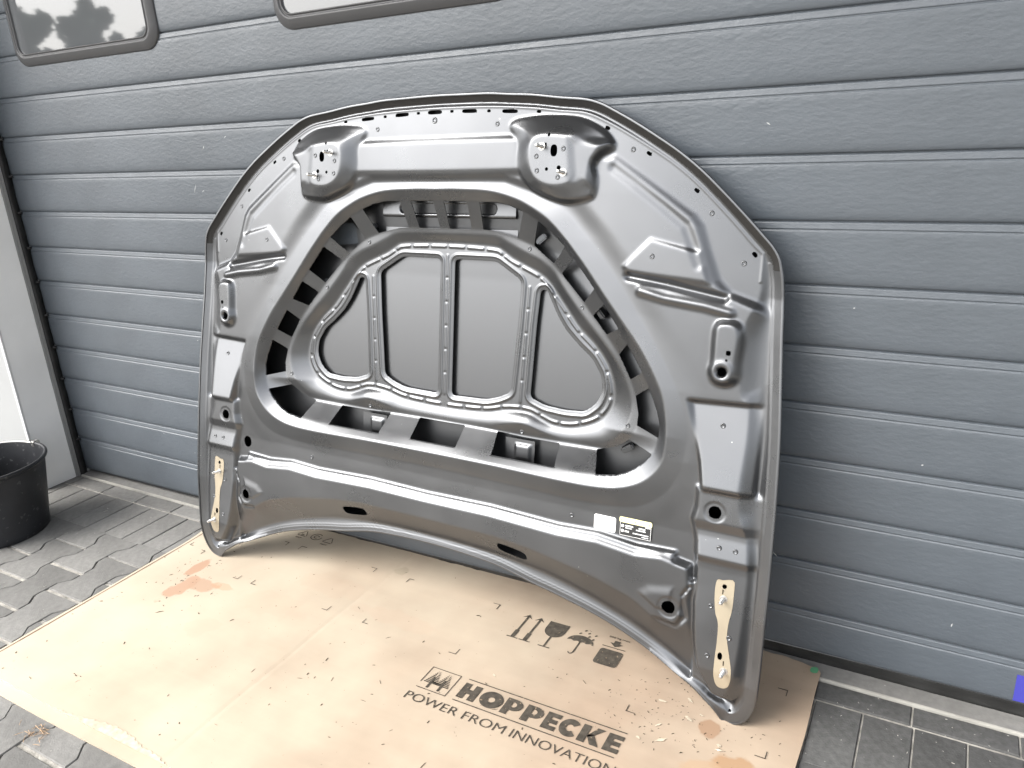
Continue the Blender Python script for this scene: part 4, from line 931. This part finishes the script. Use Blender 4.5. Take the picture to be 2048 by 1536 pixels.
# dirt flecks and crumbs: nobody could count them
v = []; f = []
def fleck(x, y, z, r, stick=False):
    b0 = len(v); an = rng.uniform(0, math.pi); lx, ly = (r*rng.uniform(1, 2.2), r*.6) if not stick else (r*4, r*.35)
    for (a, b_) in ((-1, -.7), (1, -.5), (.8, .8), (-.7, .6)):
        v.append((x+a*lx*math.cos(an)-b_*ly*math.sin(an), y+a*lx*math.sin(an)+b_*ly*math.cos(an), z))
    v.append((x, y, z+r*.5)); f.extend([(b0, b0+1, b0+4), (b0+1, b0+2, b0+4), (b0+2, b0+3, b0+4), (b0+3, b0, b0+4)])
for i in range(360):
    x = rng.uniform(.9, 2.76); y = -rng.random()**.8*.86
    fleck(x, y, card_z(x, y)+.0006, rng.choice([.0006, .0008, .0009, .0012, .0020]) if rng.random() < .93 else .003, rng.random() < .15)
for i in range(150):
    x = rng.gauss(2.52, .10); y = rng.gauss(-.30, .06)
    if x < 2.76: fleck(x, y, card_z(x, y)+.0008, rng.choice([.0008, .0012, .0018]))
for i in range(60):
    x = rng.gauss(1.05, .07); y = rng.gauss(-.36, .07); fleck(x, y, card_z(x, y)+.0006, rng.choice([.0008, .0014, .0022]))
d = link('dirt_crumbs', pydata('dirt_crumbs', v, f), None, [M['dirt']]); tag(d, 'dark crumbs of dirt scattered over the cardboard', 'dirt', kind='stuff')
v = []; f = []
for i in range(260):
    x = rng.uniform(.1, 1.9); y = rng.uniform(-1.15, -.05)
    if .87 < x < 2.78 and y > -.92: continue
    fleck(x, y, .0006, rng.choice([.0012, .0016, .0024]), rng.random() < .1)
for i in range(120):
    x = rng.uniform(2.79, 3.3); y = rng.uniform(-.35, .0); fleck(x, y, .0006, rng.choice([.0006, .001, .0016]))
d = link('pale_grit', pydata('pale_grit', v, f), None, [M['strip']]); tag(d, 'pale grit and crumbs lying on the paving stones', 'grit', kind='stuff')
v = []; f = []
for i in range(34): fleck(rng.gauss(1.262, .022), rng.gauss(-.945, .012), .003+rng.random()*.004, rng.uniform(.0016, .003), True)
d = link('dry_straw_bits', pydata('dry_straw_bits', v, f), None, [M['straw']]); tag(d, 'small tuft of dry reddish straw beside the front edge of the cardboard', 'straw', kind='stuff')
lf = link('dry_leaf', pydata('dry_leaf', [(-.008, 0, 0), (0, -.0035, .001), (.009, 0, .002), (0, .0035, .0015), (0, 0, .0035)], [(0, 1, 4), (1, 2, 4), (2, 3, 4), (3, 0, 4)]), None, [M['torn']])
lf.location = (2.634, -.348, TOP+.001); tag(lf, 'small pale paper scrap on cardboard near the right corner of the hood', 'paper scrap')

# ---------------------------------------------------------------- bucket
bk = empty('bucket', (.190, -.4330, 0)); tag(bk, 'round black plastic mortar bucket on the pavers by the wall', 'bucket')
prof = [(.0001, .0035), (.138, .0035), (.140, .008), (.1435, .03), (.1595, .12), (.1735, .215), (.1790, .252), (.1800, .2570), (.1830, .2590), (.1880, .2580), (.1900, .2545), (.1895, .2490), (.1860, .2440), (.1815, .2440), (.1800, .2400), (.1760, .2150), (.1620, .1200), (.1462, .0200), (.1440, .0040), (.1400, .0006), (.0001, .0006)]
prof_in = prof
link('body', lathe('body', prof, 64), bk, [M['bucket']])
hp_ = [(.181*math.cos(a), .181*math.sin(a), .250+.008*math.sin((a-math.radians(60))/math.radians(150)*math.pi)) for a in np.linspace(math.radians(95), math.radians(265), 28)]
link('handle', tube('handle', hp_, .0035, 8), bk, [M['steel']])
ear = boxmesh('handle_ear', -.010, .010, -.012, .012, -.012, .010, .003)
e1 = link('handle_ear', ear, bk, [M['steel']]); e1.location = (.189*math.cos(math.radians(95)), .189*math.sin(math.radians(95)), .252)

# ---------------------------------------------------------------- trees across the yard (seen mirrored in the panes)
rng = random.Random(5)
def tree(x, y, h, r, lab):
    e = empty('tree', (x, y, 0)); tag(e, lab, 'tree', 'trees across the yard')
    link('trunk', tube('trunk', [(0, 0, 0), (.1, 0, h*.35), (0, .1, h*.9)], [.28, .2, .05], 8), e, [M['bark']])
    v = []; f = []
    cl = [(rng.gauss(0, r*.45), rng.gauss(0, r*.45), h*rng.uniform(.28, .95), r*rng.uniform(.16, .34)) for _ in range(34)]
    for c in cl:
        k = max(.25, 1-(c[2]/h-.3)); 
        for _ in range(150):
            d_ = Vector((rng.gauss(0, 1), rng.gauss(0, 1), rng.gauss(0, 1))).normalized()*c[3]*rng.uniform(.5, 1.05)
            p_ = Vector((c[0]*k, c[1]*k, c[2]))+d_; s = rng.uniform(.12, .26); b0 = len(v)
            a1 = Vector((rng.gauss(0, 1), rng.gauss(0, 1), rng.gauss(0, 1))).normalized()*s; a2 = a1.cross(Vector((rng.gauss(0, 1), rng.gauss(0, 1), rng.gauss(0, 1)))).normalized()*s
            v += [p_-a1, p_-a2, p_+a1, p_+a2]; f.append((b0, b0+1, b0+2, b0+3))
    link('crown', pydata('crown', v, f), e, [M['leaf']])
for i, (x, y, h, r) in enumerate([(-71, -37, 12.5, 4.2), (-66, -39, 10.8, 3.2), (-62.5, -38, 11.8, 3.0), (-58.5, -40, 10.2, 2.8), (-55, -39, 11.0, 2.4), (-51.5, -41, 8.6, 2.0)]):
    tree(x, y, h, r, 'leafy green tree mirrored small in the left door window')
